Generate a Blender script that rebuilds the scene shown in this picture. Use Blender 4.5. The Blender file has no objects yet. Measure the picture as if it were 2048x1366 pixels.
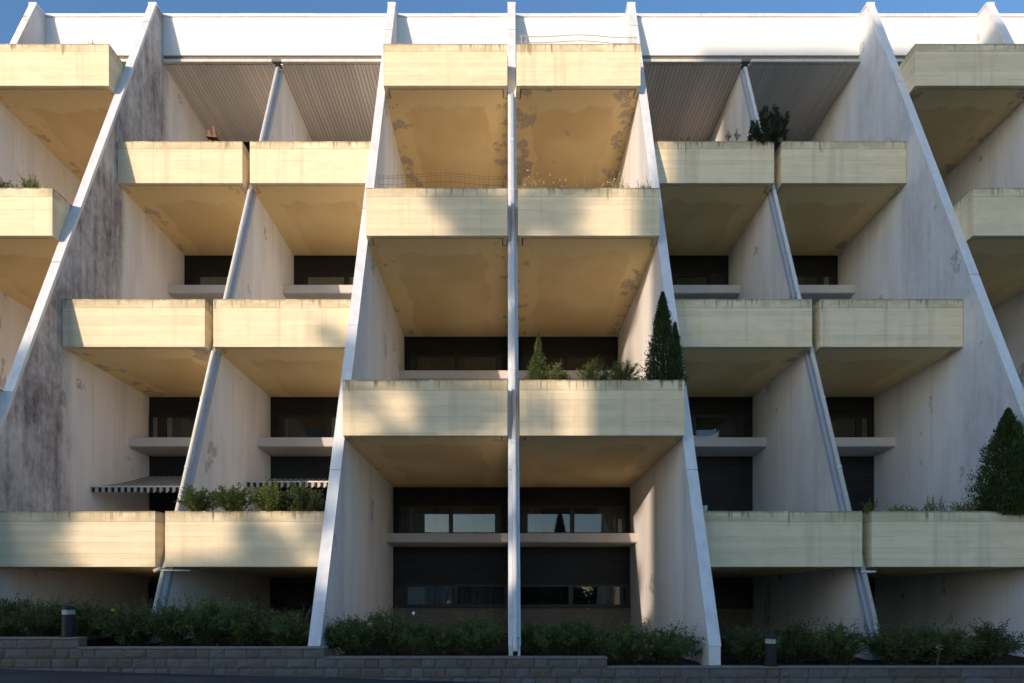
import bpy, math, random
from mathutils import Vector, Matrix, noise as mnoise

scene = bpy.context.scene
col = scene.collection
R = math.radians
random.seed(7)

# ------------------------------------------------------------------ camera
ZC = 1.47                                   # eye height above the road
cam_d = bpy.data.cameras.new("camera")
cam = bpy.data.objects.new("camera", cam_d)
col.objects.link(cam)
cam.location = (0, 0, ZC)
cam.rotation_euler = (R(90), 0, 0)
cam_d.sensor_width = 36.0
cam_d.lens = 1200.0 / 2048.0 * 36.0
cam_d.shift_x = 10.0 / 2048.0
cam_d.shift_y = 522.0 / 2048.0
cam_d.clip_start = 0.1
cam_d.clip_end = 2000
scene.camera = cam

# ------------------------------------------------------------------ light
SP, SQ = 0.69, 0.19                         # the sun travels (SP, 1, -SQ)
SUN_DIR = Vector((SP, 1.0, -SQ)).normalized()
SUN_EL = math.asin(-SUN_DIR.z)
SUN_AZ = math.atan2(-SUN_DIR.x, -SUN_DIR.y)
world = bpy.data.worlds.new("World")
scene.world = world
world.use_nodes = True
wn = world.node_tree.nodes
wl = world.node_tree.links
sky = wn.new("ShaderNodeTexSky")
sky.sky_type = 'NISHITA'
sky.sun_disc = False
sky.sun_elevation = SUN_EL
sky.sun_rotation = SUN_AZ % (2 * math.pi)
sky.altitude = 0
sky.air_density = 1.0
sky.dust_density = 1.0
sky.ozone_density = 3.5
wl.new(sky.outputs[0], wn["Background"].inputs[0])
wn["Background"].inputs[1].default_value = 0.15

sun_d = bpy.data.lights.new("sun", 'SUN')
sun_d.energy = 2.0
sun_d.angle = R(0.55)
sun_d.color = (1.0, 0.80, 0.61)
sun = bpy.data.objects.new("sun", sun_d)
sun.rotation_euler = SUN_DIR.to_track_quat('-Z', 'Y').to_euler()
sun.location = (-30, -40, 30)
col.objects.link(sun)

scene.view_settings.view_transform = 'Standard'
scene.view_settings.look = 'None'
scene.view_settings.exposure = 1.13
scene.view_settings.gamma = 1.0
scene.view_settings.use_curve_mapping = False
scene.render.engine = 'CYCLES'
scene.cycles.max_bounces = 10
scene.cycles.diffuse_bounces = 6
scene.cycles.glossy_bounces = 4
scene.cycles.transparent_max_bounces = 16
scene.cycles.sample_clamp_indirect = 6.0
scene.cycles.use_denoising = True

# ------------------------------------------------------------------ mesh helpers
class MB:
    def __init__(self):
        self.v = []; self.f = []
    def add(self, vs, fs):
        n = len(self.v)
        self.v += [tuple(a) for a in vs]
        self.f += [tuple(n + i for i in f) for f in fs]
        return self
    def box(self, x0, x1, y0, y1, z0, z1):
        vs = [(x0,y0,z0),(x1,y0,z0),(x1,y1,z0),(x0,y1,z0),(x0,y0,z1),(x1,y0,z1),(x1,y1,z1),(x0,y1,z1)]
        return self.add(vs, [(3,2,1,0),(4,5,6,7),(0,1,5,4),(1,2,6,5),(2,3,7,6),(3,0,4,7)])
    def prism_x(self, pts, x0, x1):          # pts: (y, z), extruded along x
        n = len(pts)
        vs = [(x0, y, z) for y, z in pts] + [(x1, y, z) for y, z in pts]
        a = sum(pts[i][0]*pts[(i+1)%n][1]-pts[(i+1)%n][0]*pts[i][1] for i in range(n))
        fs = []
        for i in range(n):
            j = (i+1) % n
            fs.append((j, i, n+i, n+j) if a > 0 else (i, j, n+j, n+i))
        fs += [tuple(reversed(range(n))), tuple(range(n, 2*n))] if a > 0 else [tuple(range(n)), tuple(reversed(range(n, 2*n)))]
        return self.add(vs, fs)
    def prism_z(self, pts, z0, z1):          # pts: (x, y) counter-clockwise
        n = len(pts)
        vs = [(x, y, z0) for x, y in pts] + [(x, y, z1) for x, y in pts]
        fs = [(i, (i+1)%n, n+(i+1)%n, n+i) for i in range(n)]
        fs += [tuple(reversed(range(n))), tuple(range(n, 2*n))]
        return self.add(vs, fs)
    def tube(self, path, r, n=10, cap=True):
        path = [Vector(p) for p in path]
        rs = r if isinstance(r, (list, tuple)) else [r]*len(path)
        rings = []
        up = Vector((0.03, 0.02, 1))
        for i, p in enumerate(path):
            t = (path[min(i+1, len(path)-1)] - path[max(i-1, 0)]).normalized()
            u = t.cross(up if abs(t.dot(up.normalized())) < .98 else Vector((1,0,0))).normalized()
            w = t.cross(u)
            rings.append([p + (u*math.cos(2*math.pi*k/n) + w*math.sin(2*math.pi*k/n))*rs[i] for k in range(n)])
        vs = [q for ring in rings for q in ring]
        fs = []
        for i in range(len(path)-1):
            for k in range(n):
                fs.append((i*n+k, i*n+(k+1)%n, (i+1)*n+(k+1)%n, (i+1)*n+k))
        if cap:
            fs += [tuple(reversed(range(n))), tuple(range((len(path)-1)*n, len(path)*n))]
        return self.add(vs, fs)
    def lathe(self, prof, n=28, c=(0,0,0)):  # prof: (r, z)
        vs = []; fs = []
        for r, z in prof:
            for k in range(n):
                a = 2*math.pi*k/n
                vs.append((c[0]+r*math.cos(a), c[1]+r*math.sin(a), c[2]+z))
        for i in range(len(prof)-1):
            for k in range(n):
                fs.append((i*n+k, i*n+(k+1)%n, (i+1)*n+(k+1)%n, (i+1)*n+k))
        fs += [tuple(reversed(range(n))), tuple(range((len(prof)-1)*n, len(prof)*n))]
        return self.add(vs, fs)
    def build(self, name, mat, parent=None, loc=(0,0,0), smooth=False, bevel=0):
        me = bpy.data.meshes.new(name)
        me.from_pydata(self.v, [], self.f)
        if smooth:
            me.polygons.foreach_set('use_smooth', [True]*len(me.polygons))
        me.materials.append(mat)
        me.update()
        o = bpy.data.objects.new(name, me)
        col.objects.link(o)
        o.location = loc
        if parent is not None:
            o.parent = parent
            # shapes are given in world space: undo the parent's own place
            p = parent; off = Vector((0,0,0))
            while p is not None:
                off += p.location; p = p.parent
            o.location = Vector(loc) - off
        if bevel:
            b = o.modifiers.new('bevel', 'BEVEL')
            b.width = bevel; b.segments = 1; b.limit_method = 'ANGLE'
        return o

def tag(o, label=None, cat=None, group=None, kind=None):
    if label: o['label'] = label
    if cat: o['category'] = cat
    if group: o['group'] = group
    if kind: o['kind'] = kind
    return o

def empty(name, loc, label, cat, group=None):
    o = bpy.data.objects.new(name, None)
    col.objects.link(o)
    o.location = loc
    return tag(o, label, cat, group)

def copy_tree(o, parent=None):
    c = o.copy(); col.objects.link(c)
    if parent is not None: c.parent = parent
    for ch in list(o.children): copy_tree(ch, c)
    return c

# ------------------------------------------------------------------ material helpers
class NT:
    def __init__(self, name):
        self.m = bpy.data.materials.new(name)
        self.m.use_nodes = True
        self.n = self.m.node_tree.nodes; self.l = self.m.node_tree.links
        self.b = self.n["Principled BSDF"]
    def node(self, t, **k):
        x = self.n.new(t)
        for a, v in k.items(): setattr(x, a, v)
        return x
    def put(self, sock, v):
        if hasattr(v, 'is_linked') or hasattr(v, 'links'): self.l.new(v, sock)
        else: sock.default_value = v
    def math(self, op, a, b=0.0, c=0.0, clamp=False):
        x = self.node('ShaderNodeMath', operation=op, use_clamp=clamp)
        for i, v in enumerate((a, b, c)): self.put(x.inputs[i], v)
        return x.outputs[0]
    def ss(self, v, a, b, lo=0.0, hi=1.0):    # smooth step from a to b
        x = self.node('ShaderNodeMapRange', interpolation_type='SMOOTHSTEP')
        self.put(x.inputs[0], v)
        x.inputs[1].default_value = a; x.inputs[2].default_value = b
        x.inputs[3].default_value = lo; x.inputs[4].default_value = hi
        return x.outputs[0]
    def mix(self, f, a, b, blend='MIX'):
        x = self.node('ShaderNodeMix', data_type='RGBA', blend_type=blend)
        self.put(x.inputs[0], f)
        for s, v in ((x.inputs[6], a), (x.inputs[7], b)):
            self.put(s, v if not isinstance(v, tuple) else (v + (1.0,))[:4])
        return x.outputs[2]
    def pos(self):
        return self.node('ShaderNodeNewGeometry').outputs['Position']
    def objc(self):
        return self.node('ShaderNodeTexCoord').outputs['Object']
    def rnd(self):
        return self.node('ShaderNodeObjectInfo').outputs['Random']
    def island(self):
        return self.node('ShaderNodeNewGeometry').outputs['Random Per Island']
    def sep(self, v):
        x = self.node('ShaderNodeSeparateXYZ'); self.l.new(v, x.inputs[0]); return x.outputs
    def scale(self, v, s, off=None):
        x = self.node('ShaderNodeMapping'); self.l.new(v, x.inputs[0])
        x.inputs['Scale'].default_value = s
        if off is not None: self.l.new(off, x.inputs['Location'])
        return x.outputs[0]
    def noise(self, v, s=(1,1,1), scale=1.0, detail=4.0, rough=0.55, off=None):
        x = self.node('ShaderNodeTexNoise')
        self.l.new(self.scale(v, s, off), x.inputs['Vector'])
        x.inputs['Scale'].default_value = scale
        x.inputs['Detail'].default_value = detail
        x.inputs['Roughness'].default_value = rough
        return x.outputs[0]
    def vec(self, x=0.0, y=0.0, z=0.0):
        c = self.node('ShaderNodeCombineXYZ')
        for i, v in enumerate((x, y, z)): self.put(c.inputs[i], v)
        return c.outputs[0]
    def bump(self, h, strength=0.3, dist=0.01):
        x = self.node('ShaderNodeBump')
        x.inputs['Strength'].default_value = strength
        x.inputs['Distance'].default_value = dist
        self.l.new(h, x.inputs['Height']); self.l.new(x.outputs[0], self.b.inputs['Normal'])
    def out(self, c, rough=0.8, spec=0.3):
        self.put(self.b.inputs['Base Color'], c if not isinstance(c, tuple) else (c + (1.0,))[:4])
        self.put(self.b.inputs['Roughness'], rough)
        self.b.inputs['Specular IOR Level'].default_value = spec
        return self.m

def flat_mat(name, c, rough=0.6, spec=0.3, var=0.12, sc=6.0):
    t = NT(name)
    n = t.noise(t.objc(), scale=sc, detail=5)
    k = t.math('MULTIPLY_ADD', n, 2*var, 1.0-var)
    cc = t.mix(1.0, c, t.vec(k, k, k), 'MULTIPLY')
    return t.out(cc, rough, spec)

# cream painted, board-marked concrete of the parapets (object space: z 0..1.2)
def make_parapet_mat():
    t = NT("cream_board_marked_concrete")
    o = t.objc(); s = t.sep(o); r = t.rnd()
    off = t.vec(t.math('MULTIPLY', r, 37.0), t.math('MULTIPLY', r, 11.0), t.math('MULTIPLY', r, 5.0))
    z = s[2]
    base = (0.83, 0.70, 0.485)
    mott = t.noise(o, (0.8, 0.8, 1.6), 2.2, 6, 0.6, off)
    c = t.mix(t.ss(mott, 0.35, 0.75), base, (0.76, 0.635, 0.425))
    pale = t.noise(o, (0.5, 0.5, 2.2), 3.0, 4, 0.5, off)
    c = t.mix(t.ss(pale, 0.58, 0.78, 0, 0.5), c, (0.86, 0.77, 0.58))
    brd = t.node('ShaderNodeTexWhiteNoise', noise_dimensions='2D')
    t.l.new(t.vec(t.math('FLOOR', t.math('MULTIPLY_ADD', z, 8.4, 0.5)), t.math('MULTIPLY', r, 61.0)), brd.inputs['Vector'])
    tone = t.math('MULTIPLY_ADD', brd.outputs[0], 0.10, t.math('MULTIPLY_ADD', r, 0.06, 0.90))
    c = t.mix(1.0, c, t.vec(tone, tone, tone), 'MULTIPLY')
    # board joints: thin, broken, of uneven strength
    zz = t.math('ADD', z, t.math('MULTIPLY', t.noise(o, (0.6, 0.6, 0.6), 1.0, 1, 0.5, off), 0.012))
    fr = t.math('FRACT', t.math('MULTIPLY', zz, 8.4))
    line = t.ss(t.math('ABSOLUTE', t.math('SUBTRACT', fr, 0.5)), 0.0, 0.075, 1, 0)
    brk = t.ss(t.noise(o, (0.9, 0.9, 9.0), 1.0, 3, 0.6, off), 0.47, 0.64)
    below = t.ss(z, 0.93, 0.96, 1, 0)
    fr2 = t.math('FRACT', t.math('MULTIPLY', zz, 31.0))
    line2 = t.ss(t.math('ABSOLUTE', t.math('SUBTRACT', fr2, 0.5)), 0.0, 0.2, 1, 0)
    brk2 = t.ss(t.noise(o, (1.6, 1.6, 22.0), 1.0, 3, 0.6, off), 0.56, 0.72)
    lines = t.math('MULTIPLY', below, t.math('ADD', t.math('MULTIPLY', line, brk), t.math('MULTIPLY', t.math('MULTIPLY', line2, brk2), 0.55)), clamp=True)
    joint = t.ss(t.math('ABSOLUTE', t.math('SUBTRACT', zz, 0.985)), 0.002, 0.011, 1, 0)
    jb = t.ss(t.noise(o, (1.5, 1.5, 1.5), 1.0, 3, 0.6, off), 0.3, 0.55, 0.45, 1.0)
    lines = t.math('MAXIMUM', t.math('MULTIPLY', lines, 0.42), t.math('MULTIPLY', t.math('MULTIPLY', joint, jb), 0.62))
    c = t.mix(lines, c, (0.20, 0.165, 0.10))
    # run-off stains hanging from the top edge
    dr = t.noise(o, (11.0, 11.0, 0.35), 1.0, 5, 0.7, off)
    lenn = t.noise(o, (4.0, 4.0, 0.05), 1.0, 2, 0.5, off)
    reach = t.math('MULTIPLY_ADD', lenn, -0.75, 1.34)          # lower end of each run
    patchy = t.ss(t.noise(o, (1.1, 1.1, 0.1), 1.0, 3, 0.6, off), 0.36, 0.58, 0.2, 1.0)
    inrun = t.math('MULTIPLY', t.math('MULTIPLY', t.ss(t.math('SUBTRACT', z, reach), -0.02, 0.2), t.ss(dr, 0.50, 0.60)), patchy)
    c = t.mix(t.math('MULTIPLY', inrun, 0.9, clamp=True), c, (0.16, 0.125, 0.07))
    edge = t.math('MULTIPLY', t.ss(z, 1.135, 1.20), t.ss(t.noise(o, (5, 5, 3), 1.0, 5, 0.7, off), 0.30, 0.52))
    c = t.mix(t.math('MULTIPLY', edge, 0.9), c, (0.13, 0.115, 0.085))
    c = t.mix(t.math('MULTIPLY', t.ss(z, 1.1985, 1.2), 0.6), c, (0.16, 0.15, 0.125))
    # long faint washes down the whole face
    wash = t.noise(o, (3.2, 3.2, 0.12), 1.0, 4, 0.6, off)
    band_ = t.math('MULTIPLY', t.ss(z, 0.95, 1.0), t.ss(t.noise(o, (1.2, 1.2, 2.5), 1.0, 5, 0.65, off), 0.38, 0.62, 0, 0.55))
    c = t.mix(band_, c, (0.42, 0.34, 0.19))
    c = t.mix(t.ss(wash, 0.50, 0.70, 0, 0.34), c, (0.47, 0.40, 0.27))
    h = t.math('ADD', t.math('MULTIPLY', lines, -1.0), t.math('MULTIPLY', t.noise(o, (6, 6, 22), 1.0, 4, 0.6, off), 0.5))
    t.bump(h, 0.35, 0.008)
    return t.out(c, 0.82, 0.2)

# ochre-cream soffit paint with damp patches and flaking
def make_soffit_mat():
    t = NT("ochre_soffit_paint")
    o = t.objc(); r = t.rnd()
    off = t.vec(t.math('MULTIPLY', r, 23.0), t.math('MULTIPLY', r, 51.0), 0.0)
    so = t.sep(o)
    wob = t.noise(o, (0.9, 0.6, 1), 1.3, 3, 0.55, off)
    wv = t.math('MULTIPLY', t.math('SUBTRACT', wob, 0.5), 0.95)
    dx = t.math('ADD', t.math('ABSOLUTE', t.math('SUBTRACT', so[0], 1.77)), wv)
    dy = t.math('ADD', so[1], t.math('MULTIPLY', wv, 1.1))
    damp = t.math('MULTIPLY', t.ss(dx, 1.12, 1.25, 1, 0), t.ss(dy, 0.75, 0.9))
    broad = t.noise(o, (0.45, 0.35, 1), 1.2, 3, 0.5, off)
    damp = t.math('MULTIPLY', damp, t.ss(broad, 0.32, 0.62, 0.15, 1.0))
    c = t.mix(damp, (0.92, 0.70, 0.365), (0.80, 0.565, 0.27))
    n2 = t.noise(o, (0.9, 0.9, 0.9), 2.0, 6, 0.6, off)
    c = t.mix(t.ss(n2, 0.5, 0.8, 0, 0.3), c, (0.72, 0.55, 0.31))
    fl = t.noise(o, (1.0, 1.0, 1.0), 1.5, 5, 0.62, off)
    side = t.ss(t.math('ABSOLUTE', t.math('SUBTRACT', t.sep(o)[0], 1.77)), 1.0, 1.55, 0.0, 0.15)
    fl = t.math('ADD', fl, side)
    fd = t.noise(o, (1.0, 1.0, 1.0), 14.0, 5, 0.7, off)
    flake = t.math('MULTIPLY', t.ss(t.math('ADD', fl, t.math('MULTIPLY', t.math('SUBTRACT', t.sep(t.node('ShaderNodeObjectInfo').outputs['Color'])[0], 0.85), 0.17)), 0.685, 0.72), t.ss(fd, 0.40, 0.45))
    c = t.mix(t.math('MULTIPLY', flake, 0.8), c, (0.48, 0.40, 0.32))
    t.bump(t.math('ADD', fd, t.math('MULTIPLY', flake, -1.0)), 0.25, 0.006)
    return t.out(c, 0.85, 0.15)

# white painted concrete of the cross walls; rain has blackened it where no balcony shelters it
def make_wall_mat(name, levels, strength, tone=(0.66, 0.64, 0.62), dark=(0.085, 0.07, 0.068), lo=0.42):
    t = NT(name)
    p = t.pos(); s = t.sep(p)
    y, z = s[1], s[2]
    wob = t.math('MULTIPLY', t.math('SUBTRACT', t.noise(p, (0, 1.2, 0.5), 1.0, 3), 0.5), 0.45)
    yy = t.math('ADD', y, wob)
    # drip line: y at which the wall stops being rained on, stepping with the balconies
    lim = 19.5
    for top, yb in levels:
        k = t.ss(z, top+ZC-0.9, top+ZC-0.5)
        lim = t.math('ADD', t.math('MULTIPLY', k, lim), t.math('MULTIPLY', t.math('SUBTRACT', 1.0, k), yb))
    wet = t.ss(t.math('SUBTRACT', yy, lim), -0.10, 0.38, 1, 0)
    st = t.noise(p, (0, 4.2, 0.30), 1.0, 6, 0.66)
    bl = t.noise(p, (0, 0.75, 0.45), 1.0, 6, 0.72)
    gr = t.noise(p, (5, 9, 5), 1.0, 5, 0.7)
    dirt = t.math('ADD', t.math('ADD', t.math('MULTIPLY', st, 0.36), t.math('MULTIPLY', bl, 0.62)), t.math('MULTIPLY', gr, 0.20))
    heavy = t.math('MULTIPLY', t.ss(dirt, lo, lo+0.36), t.math('MULTIPLY', wet, strength), clamp=True)
    c = t.mix(t.ss(t.noise(p, (0, 1.5, 0.2), 1.0, 5, 0.6), 0.4, 0.72, 0, 0.5), tone, tuple(a*0.72 for a in tone))
    veil = t.math('MULTIPLY', wet, 0.42*min(1.0, strength+0.1))
    c = t.mix(veil, c, tuple(a*0.55 for a in tone))
    c = t.mix(heavy, c, dark)
    thin = t.ss(t.noise(p, (0, 11, 0.22), 1.0, 4, 0.7), 0.56, 0.76, 0, 0.38)
    c = t.mix(thin, c, (0.27, 0.245, 0.23))
    # small bare patches where the paint has come off
    pk = t.math('MULTIPLY', t.ss(t.noise(p, (1, 1.1, 0.8), 1.0, 2, 0.5), 0.67, 0.70), t.ss(gr, 0.45, 0.5))
    c = t.mix(t.math('MULTIPLY', pk, 0.55), c, (0.25, 0.225, 0.21))
    t.bump(t.math('ADD', gr, t.math('MULTIPLY', st, 0.7)), 0.25, 0.01)
    return t.out(c, 0.85, 0.2)

def make_metal_mat(name, c, rough=0.38, metallic=0.0, streak=0.12):
    t = NT(name)
    p = t.pos()
    n = t.noise(p, (6, 6, 0.7), 1.0, 5, 0.6)
    k = t.ss(n, 0.4, 0.75, 0, streak*2)
    cc = t.mix(k, c, tuple(a*0.6 for a in c))
    t.b.inputs['Metallic'].default_value = metallic
    t.out(cc, t.math('MULTIPLY_ADD', n, 0.3, rough-0.1), 0.5)
    return t.m

def make_wood_mat():
    t = NT("grey_soffit_boards")
    p = t.pos(); i = t.island()
    g = t.noise(p, (30, 0.8, 30), 1.0, 4, 0.6)
    k = t.math('MULTIPLY_ADD', i, 0.14, t.math('MULTIPLY_ADD', g, 0.22, 0.80))
    c = t.mix(1.0, (0.77, 0.70, 0.635), t.vec(k, k, k), 'MULTIPLY')
    return t.out(c, 0.7, 0.25)

def make_panel_mat():
    t = NT("near_black_facade_boards")
    p = t.pos(); s = t.sep(p)
    fr = t.math('FRACT', t.math('MULTIPLY', s[2], 7.7))
    g = t.ss(t.math('ABSOLUTE', t.math('SUBTRACT', fr, 0.5)), 0.0, 0.06, 1, 0)
    n = t.noise(p, (1.2, 1, 9), 1.0, 4)
    c = t.mix(t.ss(n, 0.3, 0.8), (0.010, 0.0105, 0.012), (0.020, 0.019, 0.019))
    c = t.mix(t.math('MULTIPLY', g, 0.8), c, (0.003, 0.003, 0.003))
    return t.out(c, 0.6, 0.3)

def make_fascia_mat():
    t = NT("white_roof_fascia_paint")
    p = t.pos()
    n = t.noise(p, (0.7, 1, 1.2), 1.0, 5, 0.6)
    c = t.mix(t.ss(n, 0.45, 0.8, 0, 0.5), (0.84, 0.82, 0.80), (0.74, 0.71, 0.67))
    st = t.noise(p, (7, 1, 0.4), 1.0, 4, 0.6)
    c = t.mix(t.ss(st, 0.6, 0.8, 0, 0.15), c, (0.5, 0.47, 0.42))
    return t.out(c, 0.7, 0.2)

def make_block_mat():
    t = NT("split_faced_concrete_block")
    p = t.pos(); i = t.island()
    k = t.math('MULTIPLY_ADD', i, 0.36, 0.82)
    c = t.mix(t.ss(i, 0.2, 0.8), (0.165, 0.142, 0.118), (0.145, 0.138, 0.13))
    c = t.mix(1.0, c, t.vec(k, k, k), 'MULTIPLY')
    g = t.noise(p, (9, 9, 9), 1.0, 6, 0.7)
    g2 = t.noise(p, (45, 45, 45), 1.0, 3, 0.7)
    gk = t.math('MULTIPLY_ADD', t.math('ADD', g, g2), 0.5, 0.5)
    c = t.mix(1.0, c, t.vec(gk, gk, gk), 'MULTIPLY')
    st = t.ss(t.noise(p, (2.2, 1, 1.4), 1.0, 3, 0.6), 0.56, 0.72, 0, 0.5)
    c = t.mix(st, c, (0.09, 0.075, 0.055))
    t.bump(t.math('ADD', g, t.math('MULTIPLY', g2, 0.4)), 0.9, 0.03)
    return t.out(c, 0.9, 0.15)

def make_asphalt_mat():
    t = NT("asphalt")
    p = t.pos()
    n = t.noise(p, (60, 60, 60), 1.0, 4, 0.8)
    m = t.noise(p, (0.5, 1.6, 1), 1.0, 5, 0.6)
    c = t.mix(t.ss(m, 0.35, 0.7), (0.042, 0.043, 0.046), (0.075, 0.073, 0.072))
    c = t.mix(t.ss(n, 0.55, 0.75, 0, 0.5), c, (0.13, 0.125, 0.12))
    t.bump(n, 0.5, 0.006)
    return t.out(c, 0.9, 0.2)

def make_soil_mat(name, a, b):
    t = NT(name)
    p = t.pos()
    n = t.noise(p, (9, 9, 9), 1.0, 6, 0.7)
    c = t.mix(t.ss(n, 0.35, 0.65), a, b)
    t.bump(n, 0.8, 0.03)
    return t.out(c, 0.95, 0.1)

def make_leaf_mat(name, a, b, trans=0.35):
    t = NT(name)
    i = t.island(); r = t.rnd()
    c = t.mix(i, a, b)
    n = t.noise(t.objc(), (1, 1, 1), 3.0, 3)
    c = t.mix(t.ss(n, 0.4, 0.7, 0, 0.5), c, tuple(x*0.6 for x in a))
    k = t.math('MULTIPLY_ADD', r, 0.35, 0.82)
    c = t.mix(1.0, c, t.vec(k, k, k), 'MULTIPLY')
    t.out(c, 0.55, 0.35)
    tr = t.node('ShaderNodeBsdfTranslucent'); t.l.new(c, tr.inputs[0])
    mx = t.node('ShaderNodeMixShader'); mx.inputs[0].default_value = trans
    t.l.new(t.b.outputs[0], mx.inputs[1]); t.l.new(tr.outputs[0], mx.inputs[2])
    t.l.new(mx.outputs[0], t.n["Material Output"].inputs[0])
    return t.m

def make_glass_mat():
    t = NT("window_glass")
    fr = t.node('ShaderNodeFresnel'); fr.inputs[0].default_value = 1.52
    k = t.math('MULTIPLY', fr.outputs[0], 1.5, clamp=True)
    tr = t.node('ShaderNodeBsdfTransparent'); tr.inputs[0].default_value = (0.72, 0.75, 0.74, 1)
    gl = t.node('ShaderNodeBsdfGlossy'); gl.inputs['Roughness'].default_value = 0.015
    mx = t.node('ShaderNodeMixShader')
    t.l.new(k, mx.inputs[0]); t.l.new(tr.outputs[0], mx.inputs[1]); t.l.new(gl.outputs[0], mx.inputs[2])
    t.l.new(mx.outputs[0], t.n["Material Output"].inputs[0])
    return t.m

def make_awning_mat(x0):
    t = NT("striped_awning_cloth")
    s = t.sep(t.objc())
    fr = t.math('FRACT', t.math('MULTIPLY', s[0], 1/0.172))
    k = t.math('GREATER_THAN', fr, 0.5)
    n = t.noise(t.objc(), (3, 3, 3), 1.0, 4)
    c = t.mix(k, (0.035, 0.03, 0.028), (0.50, 0.46, 0.41))
    c = t.mix(t.ss(n, 0.5, 0.8, 0, 0.3), c, (0.12, 0.10, 0.08))
    return t.out(c, 0.9, 0.1)

M_PAR = make_parapet_mat()
M_SOF = make_soffit_mat()
LV_B = [(13.19, 17.25), (7.6, 15.12), (1.97, 13.0)]
LV_A = [(15.97, 17.25), (10.39, 15.12), (4.79, 13.0)]
M_WALL_STAINED = make_wall_mat("blackened_white_concrete", LV_B, 1.0, (0.85, 0.81, 0.78), (0.12, 0.09, 0.09), lo=0.42)
M_WALL_B = make_wall_mat("grey_streaked_white_concrete", LV_B, 0.5, (0.86, 0.865, 0.88), (0.25, 0.235, 0.235), lo=0.48)
M_WALL_A = make_wall_mat("lightly_streaked_white_concrete", LV_A, 0.45, (0.87, 0.85, 0.83), (0.25, 0.225, 0.215), lo=0.5)
M_WALL_T = make_wall_mat("white_partition_concrete", LV_B, 0.4, (0.87, 0.84, 0.81), (0.25, 0.225, 0.215), lo=0.46)
M_CAP = make_metal_mat("white_painted_sheet_metal", (0.70, 0.715, 0.735), 0.42, 0.0, 0.22)
M_STRIP = make_metal_mat("blue_grey_sheet_metal", (0.42, 0.47, 0.54), 0.4)
M_PIPE = make_metal_mat("pale_grey_downpipe", (0.60, 0.61, 0.615), 0.36, 0.0, 0.2)
M_GUT = make_metal_mat("off_white_gutter", (0.66, 0.62, 0.56), 0.5, 0.0, 0.2)
M_FASC = make_fascia_mat()
M_WOOD = make_wood_mat()
M_PANEL = make_panel_mat()
M_LEDGE = flat_mat("pale_ledge_concrete", (0.56, 0.535, 0.515), 0.8, 0.2, 0.1, 4)
M_GREY = flat_mat("grey_weathered_concrete", (0.20, 0.185, 0.165), 0.9, 0.15, 0.35, 5)
M_BASE = flat_mat("brown_grey_plinth_concrete", (0.17, 0.145, 0.12), 0.9, 0.15, 0.25, 4)
M_FLOOR = flat_mat("terrace_floor_concrete", (0.62, 0.55, 0.44), 0.9, 0.15, 0.2, 3)
M_FRAME = flat_mat("dark_brown_window_frame", (0.016, 0.013, 0.012), 0.45, 0.4, 0.2, 5)
M_GLASS = make_glass_mat()
M_CURT = flat_mat("beige_curtain_cloth", (0.74, 0.69, 0.60), 0.95, 0.05, 0.2, 4)
M_CURTD = flat_mat("dim_grey_curtain_cloth", (0.19, 0.18, 0.165), 0.95, 0.05, 0.25, 4)
M_BLIND = flat_mat("white_window_blind", (0.55, 0.58, 0.60), 0.6, 0.3, 0.05, 4)
M_FROST = flat_mat("frosted_grey_film", (0.38, 0.43, 0.48), 0.5, 0.4, 0.15, 3)
M_FROSTD = flat_mat("dark_frosted_film", (0.16, 0.18, 0.21), 0.5, 0.4, 0.2, 3)
M_BLOCK = make_block_mat()
M_COPE = flat_mat("smooth_block_coping", (0.21, 0.19, 0.17), 0.85, 0.2, 0.25, 7)
M_ASPH = make_asphalt_mat()
M_SOIL = make_soil_mat("dark_bed_soil", (0.018, 0.014, 0.010), (0.05, 0.038, 0.026))
M_LAWN = make_soil_mat("mown_lawn", (0.04, 0.065, 0.02), (0.075, 0.095, 0.03))
M_BLACK = make_metal_mat("black_bollard_paint", (0.008, 0.0085, 0.0105), 0.6, 0.0, 0.1)
M_LENS = flat_mat("clear_bollard_lens", (0.36, 0.37, 0.37), 0.15, 0.5, 0.25, 30)
M_STEM = flat_mat("brown_twig_bark", (0.085, 0.06, 0.042), 0.9, 0.1, 0.3, 10)
M_BARK = flat_mat("tree_bark", (0.14, 0.10, 0.075), 0.95, 0.1, 0.35, 4)
M_DRY = flat_mat("dry_grass_stalks", (0.36, 0.28, 0.15), 0.9, 0.1, 0.3, 8)
M_RUST = flat_mat("rusted_wire", (0.13, 0.085, 0.055), 0.7, 0.3, 0.3, 20)
M_WWIRE = flat_mat("white_painted_wire", (0.60, 0.53, 0.44), 0.5, 0.3, 0.1, 20)
M_TIMBER = flat_mat("weathered_brown_timber", (0.20, 0.115, 0.065), 0.8, 0.2, 0.35, 9)
M_LEAF_BED = make_leaf_mat("bed_shrub_leaf", (0.075, 0.118, 0.036), (0.150, 0.195, 0.058))
M_LEAF_BAL = make_leaf_mat("balcony_shrub_leaf", (0.12, 0.175, 0.035), (0.24, 0.285, 0.06))
M_LEAF_DRY = make_leaf_mat("juniper_spray", (0.11, 0.14, 0.038), (0.22, 0.24, 0.075))
M_THUJA = make_leaf_mat("thuja_spray", (0.034, 0.064, 0.014), (0.075, 0.112, 0.022), 0.25)
M_THUJA2 = make_leaf_mat("pale_thuja_spray", (0.045, 0.075, 0.016), (0.095, 0.12, 0.03), 0.3)
M_PINE = make_leaf_mat("dark_pine_needle", (0.020, 0.036, 0.018), (0.042, 0.064, 0.026), 0.2)
M_WEED = make_leaf_mat("green_weed_leaf", (0.10, 0.13, 0.03), (0.20, 0.21, 0.06))
M_TREE = make_leaf_mat("tree_leaf", (0.045, 0.085, 0.02), (0.085, 0.12, 0.03))
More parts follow.
